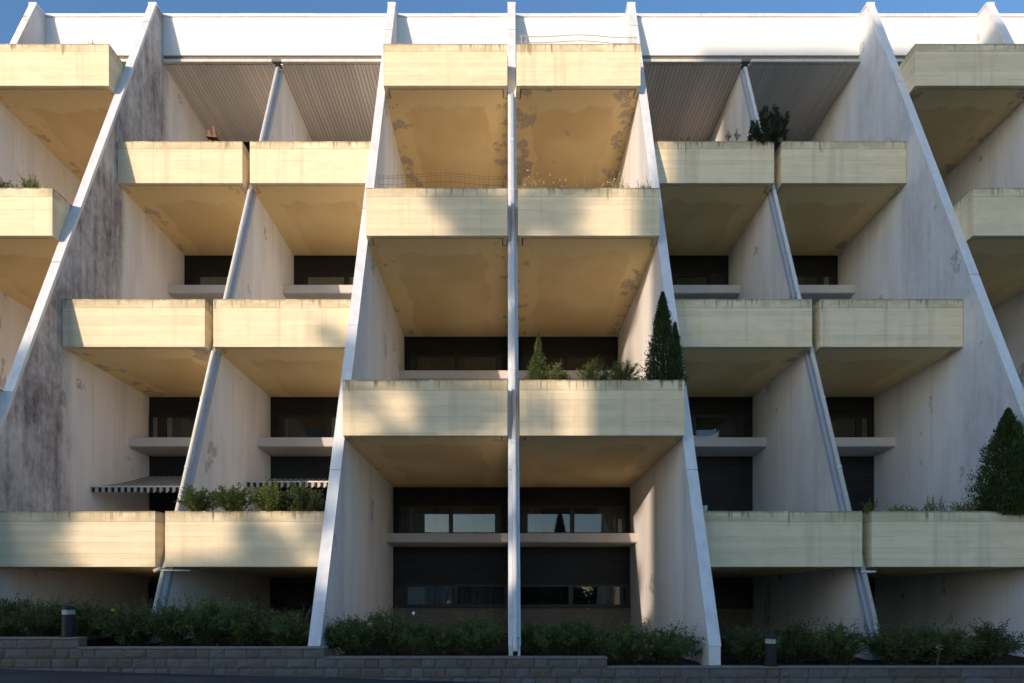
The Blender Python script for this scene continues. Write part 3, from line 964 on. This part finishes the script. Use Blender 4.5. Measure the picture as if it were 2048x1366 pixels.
# (photo column, height factor, width factor, depth, label)
BED = [
 (12, 1.02, .95, 12.1, "tall dark shrub at the far left end of the bed, higher than its neighbours"),
 (92, .86, 1.0, 12.0, "dark shrub directly left of the left bollard light on the raised wall end"),
 (172, .90, 1.0, 12.2, "dark shrub directly right of the left bollard light"),
 (262, .98, 1.05, 12.1, "dark green shrub behind the thin yellow flowering stalk"),
 (345, 1.06, .95, 12.1, "bushy shrub hiding the foot of the left leaning downpipe"),
 (418, 1.10, 1.0, 12.2, "shrub with loose twiggy top against the pale partition wall right of the left downpipe"),
 (495, 1.04, 1.0, 12.1, "shrub in front of the sunlit partition wall, left of the dark ground floor window"),
 (577, .84, 1.0, 12.1, "low dark shrub just left of the left central white cross wall foot"),
 (706, .98, 1.0, 12.1, "dark shrub just right of the left central white cross wall foot"),
 (782, 1.02, 1.0, 12.2, "shrub below the left end of the middle strip window"),
 (862, .84, 1.05, 12.0, "lower shrub beside the white seed head, below the middle strip window"),
 (948, .98, 1.05, 12.1, "yellowish green shrub just left of the central vertical downpipe"),
 (1083, .86, 1.05, 12.0, "shrub just right of the central vertical downpipe"),
 (1165, .84, 1.0, 12.1, "shrub below the square plinth vents"),
 (1250, .98, 1.05, 12.1, "shrub where the block wall steps down right of the plinth vents"),
 (1338, .92, 1.0, 12.1, "sprawling shrub with long thin shoots left of the right central cross wall foot"),
 (1492, .95, 1.0, 12.1, "dark shrub left of the right bollard light, beside the right central cross wall foot"),
 (1592, .98, 1.0, 12.3, "shrub directly right of the right bollard light"),
 (1672, .96, 1.0, 12.1, "shrub left of the foot of the right leaning downpipe"),
 (1790, .98, 1.0, 12.1, "shrub right of the foot of the right leaning downpipe"),
 (1872, .96, 1.05, 12.1, "shrub with small white flowers in the right part of the bed"),
 (1968, .94, 1.05, 12.1, "shrub with upright shoots at the right edge of the bed"),
]
rg = random.Random(11)
for n, (px, hf, wf, yy, lab) in enumerate(BED):
    k = n % 4
    o = protos[k] if not used[k] else copy_tree(protos[k])
    used[k] = True
    yy -= .2
    x = (px-1014)*yy/1200
    t = [t_ for xa, xb, t_ in WX if xa <= x < xb][0]
    o.location = (x, yy, z_(t-.03))
    o.rotation_euler = (0, 0, rg.uniform(0, 6.28))
    o.scale = (wf, wf, hf)
    o['label'] = lab

# ---- plants growing in the parapet troughs
def trough(px, Yrow, dy=.30): return (px-1014)*(Yrow+dy)/1200
G1 = "shrubs overhanging the lowest left balcony"
for s, px, h, w, lab in ((41, 396, .72, .74, "bright leafy shrub beside the left leaning downpipe, on the lowest balcony"),
                         (42, 470, .74, .86, "loose open shrub second from the left leaning downpipe on the lowest balcony"),
                         (43, 542, .84, .88, "tallest yellow green shrub under the striped awning on the lowest balcony"),
                         (44, 608, .74, .92, "dense dark shrub at the right end of the lowest balcony, next to the cross wall")):
    put_shrub("balcony_shrub", (trough(px, R3, .16), R3+.16, z_(T[0]-.09)), lab, G1,
              shrub_parts(s, h*.95, w*1.2, 52, .056, per=46 if s != 44 else 60, droop=1), M_LEAF_BAL if s != 44 else M_LEAF_BED)
G2 = "low junipers on the middle right balcony"
for s, px, h, w, lab in ((51, 1114, .62, .54, "small yellow green juniper right against the small conifer"),
                         (52, 1186, .68, .84, "wide spreading juniper in the middle of the planted balcony"),
                         (53, 1248, .66, .80, "grey green juniper left of the big conifer on the planted balcony")):
    put_shrub("juniper", (trough(px, R3, .2), R3+.20, z_(T[1]-.10)), lab, G2,
              shrub_parts(s, h, w, 46, .060, 'juniper', per=44), M_LEAF_DRY)

def thuja_parts(seed, h, w, n, tips=(), leaf=.07, taper=.80):
    rg = random.Random(seed)
    lf, tr = MB(), MB()
    tr.tube([(0,0,0), (.01,0,h*.5), (0,.01,h*.92)], [.028*h/1.5, .018*h/1.5, .004], 6)
    cones = [(0, 0, h, w)] + list(tips)
    tot = sum(c[2]*c[3] for c in cones)
    for cx_, cy_, hh, ww in cones:
        m = int(n*hh*ww/tot)
        ph = rg.uniform(0, 6)
        for q in range(m):
            u = rg.random()**1.25
            ang = rg.uniform(0, 2*math.pi)
            rad = ww*.5*((1-u)**taper)*(1-.35*math.exp(-u*14))
            rad *= 1+.42*mnoise.noise(Vector((math.cos(ang)*1.6+ph, math.sin(ang)*1.6, u*hh*5.5+seed)))+.22*mnoise.noise(Vector((math.cos(ang)*4, math.sin(ang)*4+ph, u*hh*14)))
            r = rad*(rg.random()**.38)
            if rg.random() < .07: r = rad*rg.uniform(1.0, 1.28)
            p = Vector((cx_+math.cos(ang)*r, cy_+math.sin(ang)*r, .02+u*hh*.97))
            out = Vector((math.cos(ang), math.sin(ang), 0))
            d = out*rg.uniform(.15, .9)+Vector((0,0,rg.uniform(.45, 1.2)))+rand_dir(rg)*.35
            L = leaf*rg.uniform(.55, 1.3)
            add_leaf(lf, p-d.normalized()*L*.4, d, L, L*.30, rg)
    return tr, lf

G3 = "conifers standing on the balconies"
def thuja(name, px, Y, z, label, parts, mat):
    r = empty(name, ((px-1014)*Y/1200, Y, z_(z)), label, "conifer", G3)
    tr, lf = parts
    a = tr.build("trunk", M_STEM); a.parent = r
    b = lf.build("crown", mat); b.parent = r
    return r
thuja("thuja", 1077, R3+.30, T[1]-.1, "small slim light green conifer beside the central downpipe on the planted balcony",
      thuja_parts(61, 1.28, .62, 7000, leaf=.062, taper=1.25), M_THUJA2)
thuja("thuja", 1325, R3+.32, T[1]-.1, "tall dark double tipped conifer at the right end of the planted balcony",
      thuja_parts(62, 2.18, .86, 20000, ((.27, -.02, 1.48, .50),), leaf=.065), M_THUJA)
thuja("thuja", 2016, R3+.34, T[0]-.1, "broad dark conifer cut by the right edge of the photo on the lowest balcony",
      thuja_parts(63, 2.45, 1.56, 30000, ((.34, 0, 1.75, .8),(-.38, -.12, .9, .75),(.1,-.34,.5,.9)), leaf=.075), M_THUJA)

# dark pine bush over the upper right balcony
def pine_parts(seed):
    rg = random.Random(seed)
    st, nd = MB(), MB()
    def tuft(p, d, ln):
        st.tube([p-d*ln*.4, p+d*ln*.5], [.008, .004], 4, cap=False)
        for q in range(60):
            u = rg.uniform(-.3, .55)
            nd_d = d*rg.uniform(.4, 1.0)+rand_dir(rg)*.75
            add_leaf(nd, p+d*ln*u, nd_d, rg.uniform(.07, .12), .017, rg, .05)
    for b in range(95):
        ang = rg.uniform(0, 2*math.pi); s = math.sqrt(rg.random())
        x = math.cos(ang)*.50*s; y = math.sin(ang)*.42*s
        hgt = 1.12*rg.uniform(.30, 1.0)*(1-.30*s*s)
        x += .10*hgt
        p = Vector((x, y, hgt+.05))
        st.tube([(0,0,0), (x*.4, y*.4, hgt*.45), p], [.012, .009, .006], 4, cap=False)
        tuft(p, Vector((x*.4, y*.4, .9)).normalized(), .17)
    for b in range(16):                                   # skirts hanging over the edge
        p = Vector((rg.uniform(-.42, .12), rg.uniform(-.44, -.22), rg.uniform(-.02, .22)))
        st.tube([(0,-.05,.08), p], [.010, .006], 4, cap=False)
        tuft(p, Vector((p.x*.5, -.5, .15)).normalized(), .16)
    for x, hgt in ((-.46, .52), (-.36, .62), (-.30, .42), (-.50, .30)):   # candles on the left
        p = Vector((x, -.05, hgt))
        st.tube([(0,0,0), (x*.7, 0, hgt*.3), p], [.010, .007, .004], 4, cap=False)
        tuft(p, Vector((-.1, 0, 1)), .2)
        tuft(p+Vector((.04,0,-.12)), Vector((.3, 0, 1)).normalized(), .16)
    return st, nd
r = empty("pine_bush", ((1533-1014)*(R1+.28)/1200, R1+.28, z_(T[4]-.08)), "dark bushy dwarf pine hanging over the gap of the upper right balconies", "shrub")
st, nd = pine_parts(71)
o = st.build("branches", M_STEM); o.parent = r
o = nd.build("needles", M_PINE); o.parent = r
def sprout(px, h, label):
    rg = random.Random(px)
    r = empty("pine_sprout", ((px-1014)*(R1+.2)/1200, R1+.16, z_(T[4]+.02)), label, "plant", "pine sprouts on the upper right balcony")
    st, nd = MB(), MB()
    st.tube([(0,0,0), (.01,0,h*.6), (0,0,h)], [.007, .006, .003], 4, cap=False)
    for q in range(60):
        u = rg.uniform(.3, 1.0)
        add_leaf(nd, Vector((rg.uniform(-.02,.02), rg.uniform(-.02,.02), h*u)), Vector((0,0,.8))+rand_dir(rg)*.8, rg.uniform(.05, .09), .011, rg, .05)
    for s in (-1, 1):
        st.tube([(0,0,h*.25), (s*.06,0,h*.5)], [.004, .003], 3, cap=False)
        for q in range(24):
            add_leaf(nd, Vector((s*.055, 0, h*.45+rg.uniform(0,.08))), Vector((s*.3,0,.8))+rand_dir(rg)*.7, rg.uniform(.05, .08), .011, rg, .05)
    o = st.build("stem", M_STEM); o.parent = r
    o = nd.build("needles", M_PINE); o.parent = r
sprout(1456, .38, "shorter pine sprout, the one farther left of the dark pine bush")
sprout(1473, .44, "taller pine sprout, the one nearer the dark pine bush")

# weeds and grasses
def weed(name, px, Y, z, n, h, w, label, mat, heads=None, group="weeds on the parapets", leafy=0, cat="weed", lean=.25):
    rg = random.Random(px*3+int(Y*7))
    r = empty(name, ((px-1014)*Y/1200, Y, z_(z)), label, cat, group)
    bl, hd = MB(), MB()
    for q in range(n):
        p = Vector((rg.uniform(-w/2, w/2), rg.uniform(-.10, .10), 0))
        ln = h*rg.uniform(.3, 1.0)**1.0
        dx = rg.gauss(0, lean); dy = rg.gauss(0, lean)
        t = Vector((p.x+dx*ln, p.y+dy*ln, ln*rg.uniform(.85, 1)))
        mdl = (p+t)/2+Vector((0,0,ln*.12))
        s = Vector((math.cos(q), math.sin(q), 0))*rg.uniform(.004, .008)
        bl.add([p-s, p+s, mdl+s*.8, t, mdl-s*.8], [(0,1,2,3,4)])
        for k in range(leafy):
            u = rg.uniform(.2, .95)
            pp = p.lerp(t, u)
            add_leaf(bl, pp, rand_dir(rg)+Vector((0,0,.5)), rg.uniform(.03, .06), .018, rg)
        if heads is not None and rg.random() < .4:
            for k in range(4):
                add_leaf(hd, t+rand_dir(rg)*.012, rand_dir(rg), .022, .018, rg)
    o = bl.build("blades", mat); o.parent = r
    if heads is not None and hd.v:
        o = hd.build("flower_heads", heads); o.parent = r
    return r
ya = R2+.15
weed("weed_tuft", 1068, ya, T[3]+.0, 46, .42, .55, "dense dry grass tuft next to the central downpipe, above the second right balcony", M_DRY, M_WFLOWER)
weed("weed_tuft", 1116, ya, T[3]+.0, 16, .38, .30, "thin dry grass tuft right of the densest tuft near the central downpipe", M_WEED, M_WFLOWER)
weed("weed_stalk", 1162, ya, T[3]+.0, 7, .44, .10, "few single dry stalks halfway along the second right balcony", M_DRY, None, leafy=1)
weed("weed_tuft", 1232, ya, T[3]+.0, 60, .34, .62, "wide flowering weed tuft in front of the sunlit cross wall foot", M_DRY, M_WFLOWER, leafy=2)
weed("weed_tuft", 1288, ya, T[3]+.0, 34, .33, .36, "pale flowering weed tuft at the right end against the white wall", M_WEED, M_WFLOWER, leafy=2)
weed("weed_tuft", 62, ya, T[3]+.0, 70, .48, .40, "bright green weed clump standing upright on the far left balcony", M_WEED, None, leafy=6)
weed("weed_tuft", 6, ya, T[3]+.0, 60, .40, .36, "green weed clump cut by the left edge of the photo", M_WEED, None, leafy=6)
weed("weed_tuft", 27, ya, T[3]+.0, 14, .26, .10, "tiny green weed between the two clumps on the far left balcony", M_WEED, None, leafy=4)
yb_ = R3+.15
weed("weed_tuft", 1741, yb_, T[0]-.05, 30, .46, .22, "yellowish weed tuft growing by the gap of the lowest right balconies", M_WEED, None, leafy=4)
weed("weed_tuft", 1812, yb_, T[0]-.05, 40, .28, .62, "low arching leafy weed right of the gap on the lowest right balcony", M_LEAF_BAL, None, leafy=9, lean=.7)
weed("weed_tuft", 1872, yb_, T[0]-.05, 46, .50, .50, "tallest feathery weed in the middle of the lowest right balcony", M_WEED, None, leafy=3)
weed("weed_tuft", 1925, yb_, T[0]-.05, 52, .40, .46, "grassy weed next to the broad conifer on the lowest right balcony", M_WEED, None, leafy=4)
weed("weed_tuft", 1320, R1+.15, T[4]+.02, 26, .40, .14, "grass tuft at the left end of the upper right balcony by the cross wall", M_WEED, None)
weed("weed_tuft", 1368, R1+.15, T[4]+.02, 18, .24, .26, "small dark weed between cross wall and pine sprouts on the upper right balcony", M_LEAF_BED, None, leafy=2)
weed("weed_tuft", 1779, R1+.15, T[4]+.02, 12, .30, .42, "sparse thin grass at the right end of the upper right balcony", M_WEED, None)
weed("weed_tuft", 1584, R2+.15, T[2]-.02, 12, .26, .22, "small weed at the foot of the right leaning downpipe on the balcony below the pine", M_LEAF_BED, None, leafy=2)
weed("weed_tuft", 1758, R2+.15, T[2]-.02, 12, .20, .16, "small brown weed in the middle of the second right balcony below the pine", M_DRY, None, leafy=6)
weed("dry_twig", 182, R1+.16, T[5]+.02, 9, .46, .16, "bare reddish twigs sticking up above the top left balcony", M_STEM, None, leafy=1, lean=.35)
r = weed("yellow_flower_stalk", 240, 11.5, -.80, 5, .72, .06, "thin yellow flowering stalk in the left bed, leaning left", M_WEED, None, None, leafy=10, lean=.05)
o = MB()
rg = random.Random(2)
for k in range(14): add_leaf(o, Vector((-.13,0,.66))+rand_dir(rg)*.02, rand_dir(rg), .03, .025, rg)
ob = o.build("flower_heads", M_FLOWER); ob.parent = r
MB().tube([(0,0,0), (-.04,0,.3), (-.13,0,.66)], .004, 4).build("stem", M_WEED).parent = r
r = empty("seed_head_stalk", ((827-1014)*11.7/1200, 11.7, z_(-1.05)), "pale round seed head on a thin stalk above the middle bed", "weed")
MB().tube([(0,0,0), (.01,0,.5), (0,0,.83)], .005, 5).build("stem", M_WEED).parent = r
MB().lathe([(.005,.80),(.022,.815),(.030,.84),(.024,.862),(.006,.875)], 10).build("seed_head", M_WFLOWER).parent = r
r = empty("white_flower", ((1874-1014)*11.6/1200, 11.6, z_(-1.22)), "cluster of small white flowers among the dark shrubs on the right", "flower")
o = MB(); st = MB()
for k in range(12):
    p = Vector((rg.uniform(-.05,.05), -.05, .36+rg.uniform(-.05,.05)))
    st.tube([(0,0,0), p], .003, 3)
    for q in range(5): add_leaf(o, p, rand_dir(rg), .028, .022, rg)
o.build("flower_heads", M_WFLOWER).parent = r
st.build("stem", M_WEED).parent = r

# ---- odds and ends on the balconies
def fence(xs, Y, zb, posts, rails, mat, label, sagf=None, r=.007, name="wire_fence"):
    o = MB()
    x0, x1 = xs
    for zr in rails:
        pts = []
        for k in range(25):
            u = k/24
            pts.append((x0+(x1-x0)*u, Y+.03*math.sin(u*9), zb+zr+(sagf(u) if sagf else 0)))
        o.tube(pts, r, 5)
    for u in posts:
        x = x0+(x1-x0)*u
        o.tube([(x, Y-.003, zb), (x, Y-.003, zb+max(rails)+(sagf(u) if sagf else 0)+.03)], r*.8, 5)
    return tag(o.build(name, mat), label, "fence")
xw = lambda px, Y: (px-1014)*Y/1200
Yf = R1+.055
fence((xw(1038, Yf), xw(1274, Yf)), Yf, z_(T[5]), [.02, .06, .93, .985], [.10, .27], M_WWIRE,
      "low white wire railing bent along the top right centre balcony", lambda u: .02*math.sin(u*3.1)-.03*u, .011)
Yf = R2+.055
fence((xw(757, Yf), xw(1006, Yf)), Yf, z_(T[3]), [k/26 for k in range(27)], [.12, .27, .33], M_RUST,
      "thin rusty mesh fence with arched wires on the second left centre balcony", lambda u: .05*math.sin(u*math.pi*1.1), .0032)
r = empty("timber_offcuts", (xw(426, R1+.2), R1+.2, z_(T[4]-.05)), "brown weathered timber offcuts leaning on the upper left balcony", "planks")
m = MB()
def plank(a, b, w, d):
    a, b = Vector(a), Vector(b); t = (b-a).normalized()
    s = t.cross(Vector((0,1,0))).normalized()*w; y = Vector((0,d,0))
    m.add([a-s-y, a+s-y, a+s+y, a-s+y, b-s-y, b+s-y, b+s+y, b-s+y], [(3,2,1,0),(4,5,6,7),(0,1,5,4),(1,2,6,5),(2,3,7,6),(3,0,4,7)])
bx = xw(426, R1+.2); by = R1+.2; bz = z_(T[4]-.05)
plank((bx+.10, by, bz), (bx-.01, by+.05, bz+.66), .035, .02)
plank((bx+.16, by+.06, bz), (bx+.02, by+.1, bz+.52), .03, .02)
plank((bx-.14, by, bz+.28), (bx+.16, by, bz+.25), .03, .12)
plank((bx-.04, by+.02, bz), (bx-.13, by+.02, bz+.52), .045, .02)
m.build("plank", M_TIMBER, r)
# cushion behind the window and small things on the lowest right balcony
m = MB(); vs = []; fs = []
n = 12
for i in range(n+1):
    for j in range(n+1):
        u, v = i/n*2-1, j/n*2-1
        th = .055*(1-u**4)*(1-v**4)
        pinch = 1-.10*(1-abs(u*v))
        vs.append((u*.42*pinch, -th-.07, .14+v*.13*pinch+.16*max(0, u)**3*max(0, v)))
for i in range(n):
    for j in range(n):
        q = i*(n+1)+j; fs.append((q, q+n+1, q+n+2, q+1))
m.add(vs, fs)
k0 = len(vs)
m.add([(v[0], -.075-(v[1]+.075)*.6, v[2]) for v in vs], [tuple(reversed(f)) for f in fs])
cu = m.build("cushion", M_CLOTH, loc=(xw(1412, B2-.3), B2-.16, z_(4.86)), smooth=True)
tag(cu, "white cushion with one raised corner lying at a dark window on the right", "cushion")
yb2 = R3+.3
pz = z_(T[0]-.09)
tag(MB().lathe([(.055,0),(.065,.12),(.075,.24),(.078,.25),(.06,.25),(.055,.2)], 16).build("plant_pot", M_LEDGE, loc=(xw(1408, yb2), yb2, pz)), "pale small pot next to the cross wall on the lowest right balcony", "pot")
tr_ = MB().box(-.17, .17, -.10, .10, 0, .11).box(-.19, .19, -.12, .12, .111, .135).build("storage_box", M_FRAME, loc=(xw(1432, yb2), yb2, pz))
tag(tr_, "small dark lidded box beside the pale pot on the lowest right balcony", "box")
ty = MB().box(-.32, .32, -.12, .12, 0, .095).box(-.36, .1, -.14, .14, .098, .115).build("seed_tray", M_PANEL, loc=(xw(1510, yb2), yb2, pz))
tag(ty, "flat dark tray lying in the middle of the lowest right balcony", "tray")

# ------------------------------------------------------------------ what stands across the road
def far(xf, zf, T_, y0=14.0): return Vector((xf-SP*T_, y0-T_, z_(zf+SQ*T_)))
def tree(name, label, T_, xbase, blobs, n_leaf, leaf, seed, mat=None, height=None):
    """blobs: (xf, zf, rx, rz, share) - lobes of the crown, given where their shade falls on the facade"""
    rg = random.Random(seed)
    b0 = far(xbase, 0, T_); b0.z = gz(b0.x)
    r = empty(name, b0, label, "tree", "trees across the road")
    lf, tr = MB(), MB()
    topz = max(far(b[0], b[1]+b[3]*.5, T_).z for b in blobs)-b0.z
    tr.tube([(0,0,-.1), (.1,0,topz*.3), (-.05,.1,topz*.6), (.05,0,topz*.92)], [.26, .2, .13, .03], 9)
    for xf, zf, rx, rz, share in blobs:
        c = far(xf, zf, T_)-b0
        st = Vector((0, 0, max(.5, c.z-abs(c.x)*.8-.5)))
        tr.tube([st, st.lerp(c, .5)+Vector((0,0,.2)), c], [.09, .06, .03], 6)
        for q in range(int(share*2.0*math.pi*rx*rz/(leaf*leaf*.15))):      # share is how closely the lobe is leaved
            d = rand_dir(rg)
            rr = rg.random()**.42
            p = c + Vector((d.x*rx*rr, d.y*max(rx,.8)*rr, d.z*rz*rr))
            p += rand_dir(rg)*.12
            L = leaf*rg.uniform(.6, 1.3)
            add_leaf(lf, p, rand_dir(rg)+Vector((0,0,-.2)), L, L*.6, rg)
    a = tr.build("trunk", M_BARK); a.parent = r
    c = lf.build("crown", mat or M_TREE); c.parent = r
    return r
TB = 40.0
tree("broadleaf_tree", "leafy tree across the road whose crown dapples the middle balconies", 40, -.9,
     [(-1.7, 10.25, .85, .55, 1.9), (-1.3, 9.55, .8, .42, 1.6), (-.75, 9.9, .5, .5, 1.2), (.35, 10.1, .8, .7, 1.0), (.9, 9.35, .4, .3, .7), (1.2, 10.6, .45, .25, 1.2), (-2.4, 8.6, .9, .7, 1.2), (-.5, 8.2, 1.2, .8, 1.3),
      (-1.8, 7.0, 1.2, .8, 1.2), (.1, 6.5, .8, .8, 1.0), (-3.75, 5.5, .5, .85, 1.3), (-2.2, 5.7, .9, .6, .9), (-.3, 4.0, .85, .75, 1.6), (-2.5, 4.3, .35, .55, .9), (-1.4, 4.7, .7, .28, 1.2), (-1.6, 3.5, .35, .25, .8),
      (1.3, 3.9, .42, .8, .8), (-1.9, 2.7, 1.1, .7, 1.1), (.1, 2.4, .9, .7, 1.0), (-.8, 1.4, 1.3, .7, 1.3), (1.1, 1.3, .5, .7, .6)], 0, .17, 101)
tree("broadleaf_tree", "lower leafy tree across the road left of the dappling crown", 38, -4.6,
     [(-5.05, 6.9, .45, .25, .8), (-4.6, 6.6, .35, .25, .9), (-4.9, 5.3, .8, .6, .9), (-5.4, 3.9, .8, .6, .9), (-4.5, 3.1, .9, .7, .9), (-4.5, 1.0, .5, .5, 1.4), (-3.1, 1.4, .5, .8, 1.0), (-5.6, 2.2, .7, .4, .8), (-4.6, .1, 2.0, .6, 2)], 0, .17, 102)
tree("broadleaf_tree", "round leafy tree across the road at the far left", 36, -11.0,
     [(-11.2, 5.2, 1.3, .8, 1.6), (-12.6, 4.3, 1.4, 1.1, 2), (-10.1, 3.9, 1.0, .9, 1.5), (-11.4, 3.2, 1.8, 1.2, 2), (-9.8, 1.9, 1.1, 1.0, 1.8), (-11.8, 1.6, 1.8, 1.2, 2), (-10.3, .5, 1.7, .8, 2), (-14.5, 2.5, 1.6, 2.0, 2)], 0, .19, 103)
tree("hedge_tree", "wide low thicket across the road", 30, -5.5,
     [(-14+1.1*k, -1.95+.25*math.sin(k*2.1), 1.1, 2.0, 2.6) for k in range(18)], 0, .24, 104)
# far wood along the horizon, added to block low sky glow in low windows
rg = random.Random(909)
fw = MB()
for k in range(52):
    fx = -62+2.6*k+rg.uniform(-1, 1); fy = -52+rg.uniform(-5, 5); fh = rg.uniform(4.2, 6.6)
    for q in range(800):
        d = rand_dir(rg); rr = rg.random()**.4
        p = Vector((fx+d.x*2.1*rr, fy+d.y*2.0*rr, gz(fx)+fh*.5+d.z*fh*.5*rr))
        add_leaf(fw, p, rand_dir(rg), rg.uniform(.55, .9), .5, rg)
tag(fw.build("screening_wood", M_PINE), "distant low wood across the road, added to block horizon glow mirrored in windows", "wood", None, "stuff")
# conifer seen mirrored in the middle window
r = empty("spruce_tree", (5.6, -26, gz(5.6)), "dark conical spruce across the road", "tree", "trees across the road")
tr_, lf_ = thuja_parts(77, 11.2, 4.2, 9000, leaf=.42)
o = tr_.build("trunk", M_BARK); o.parent = r
o = lf_.build("crown", M_THUJA); o.parent = r

# apartment block whose flat roof throws the shade over the right half
c0 = far(2.5, 18.95, TB)
bx0, bx1, by1, bh = c0.x, c0.x+14.5, c0.y, c0.z
ob_ = empty("apartment_block", ((bx0+bx1)/2, by1-7, 0), "tall plain flat roofed apartment block across the road", "building")
MB().box(bx0, bx1, by1-14, by1, -1.5, bh-.35).build("block_wall", M_BRICK, ob_)
MB().box(bx0-.0, bx1+.05, by1-14.05, by1+.03, bh-.348, bh).build("roof_edge", M_GREY, ob_)
for fl in range(8):
    for c_ in range(4):
        wx = bx0+1.6+c_*3.3; wz = 1.4+fl*3.05
        w = MB().box(wx, wx+1.6, by1+.002, by1+.05, wz, wz+1.4).build("window", M_LEDGE, ob_)
        MB().box(wx+.08, wx+1.52, by1+.052, by1+.06, wz+.08, wz+1.32).build("window_pane", M_GLASS, w)
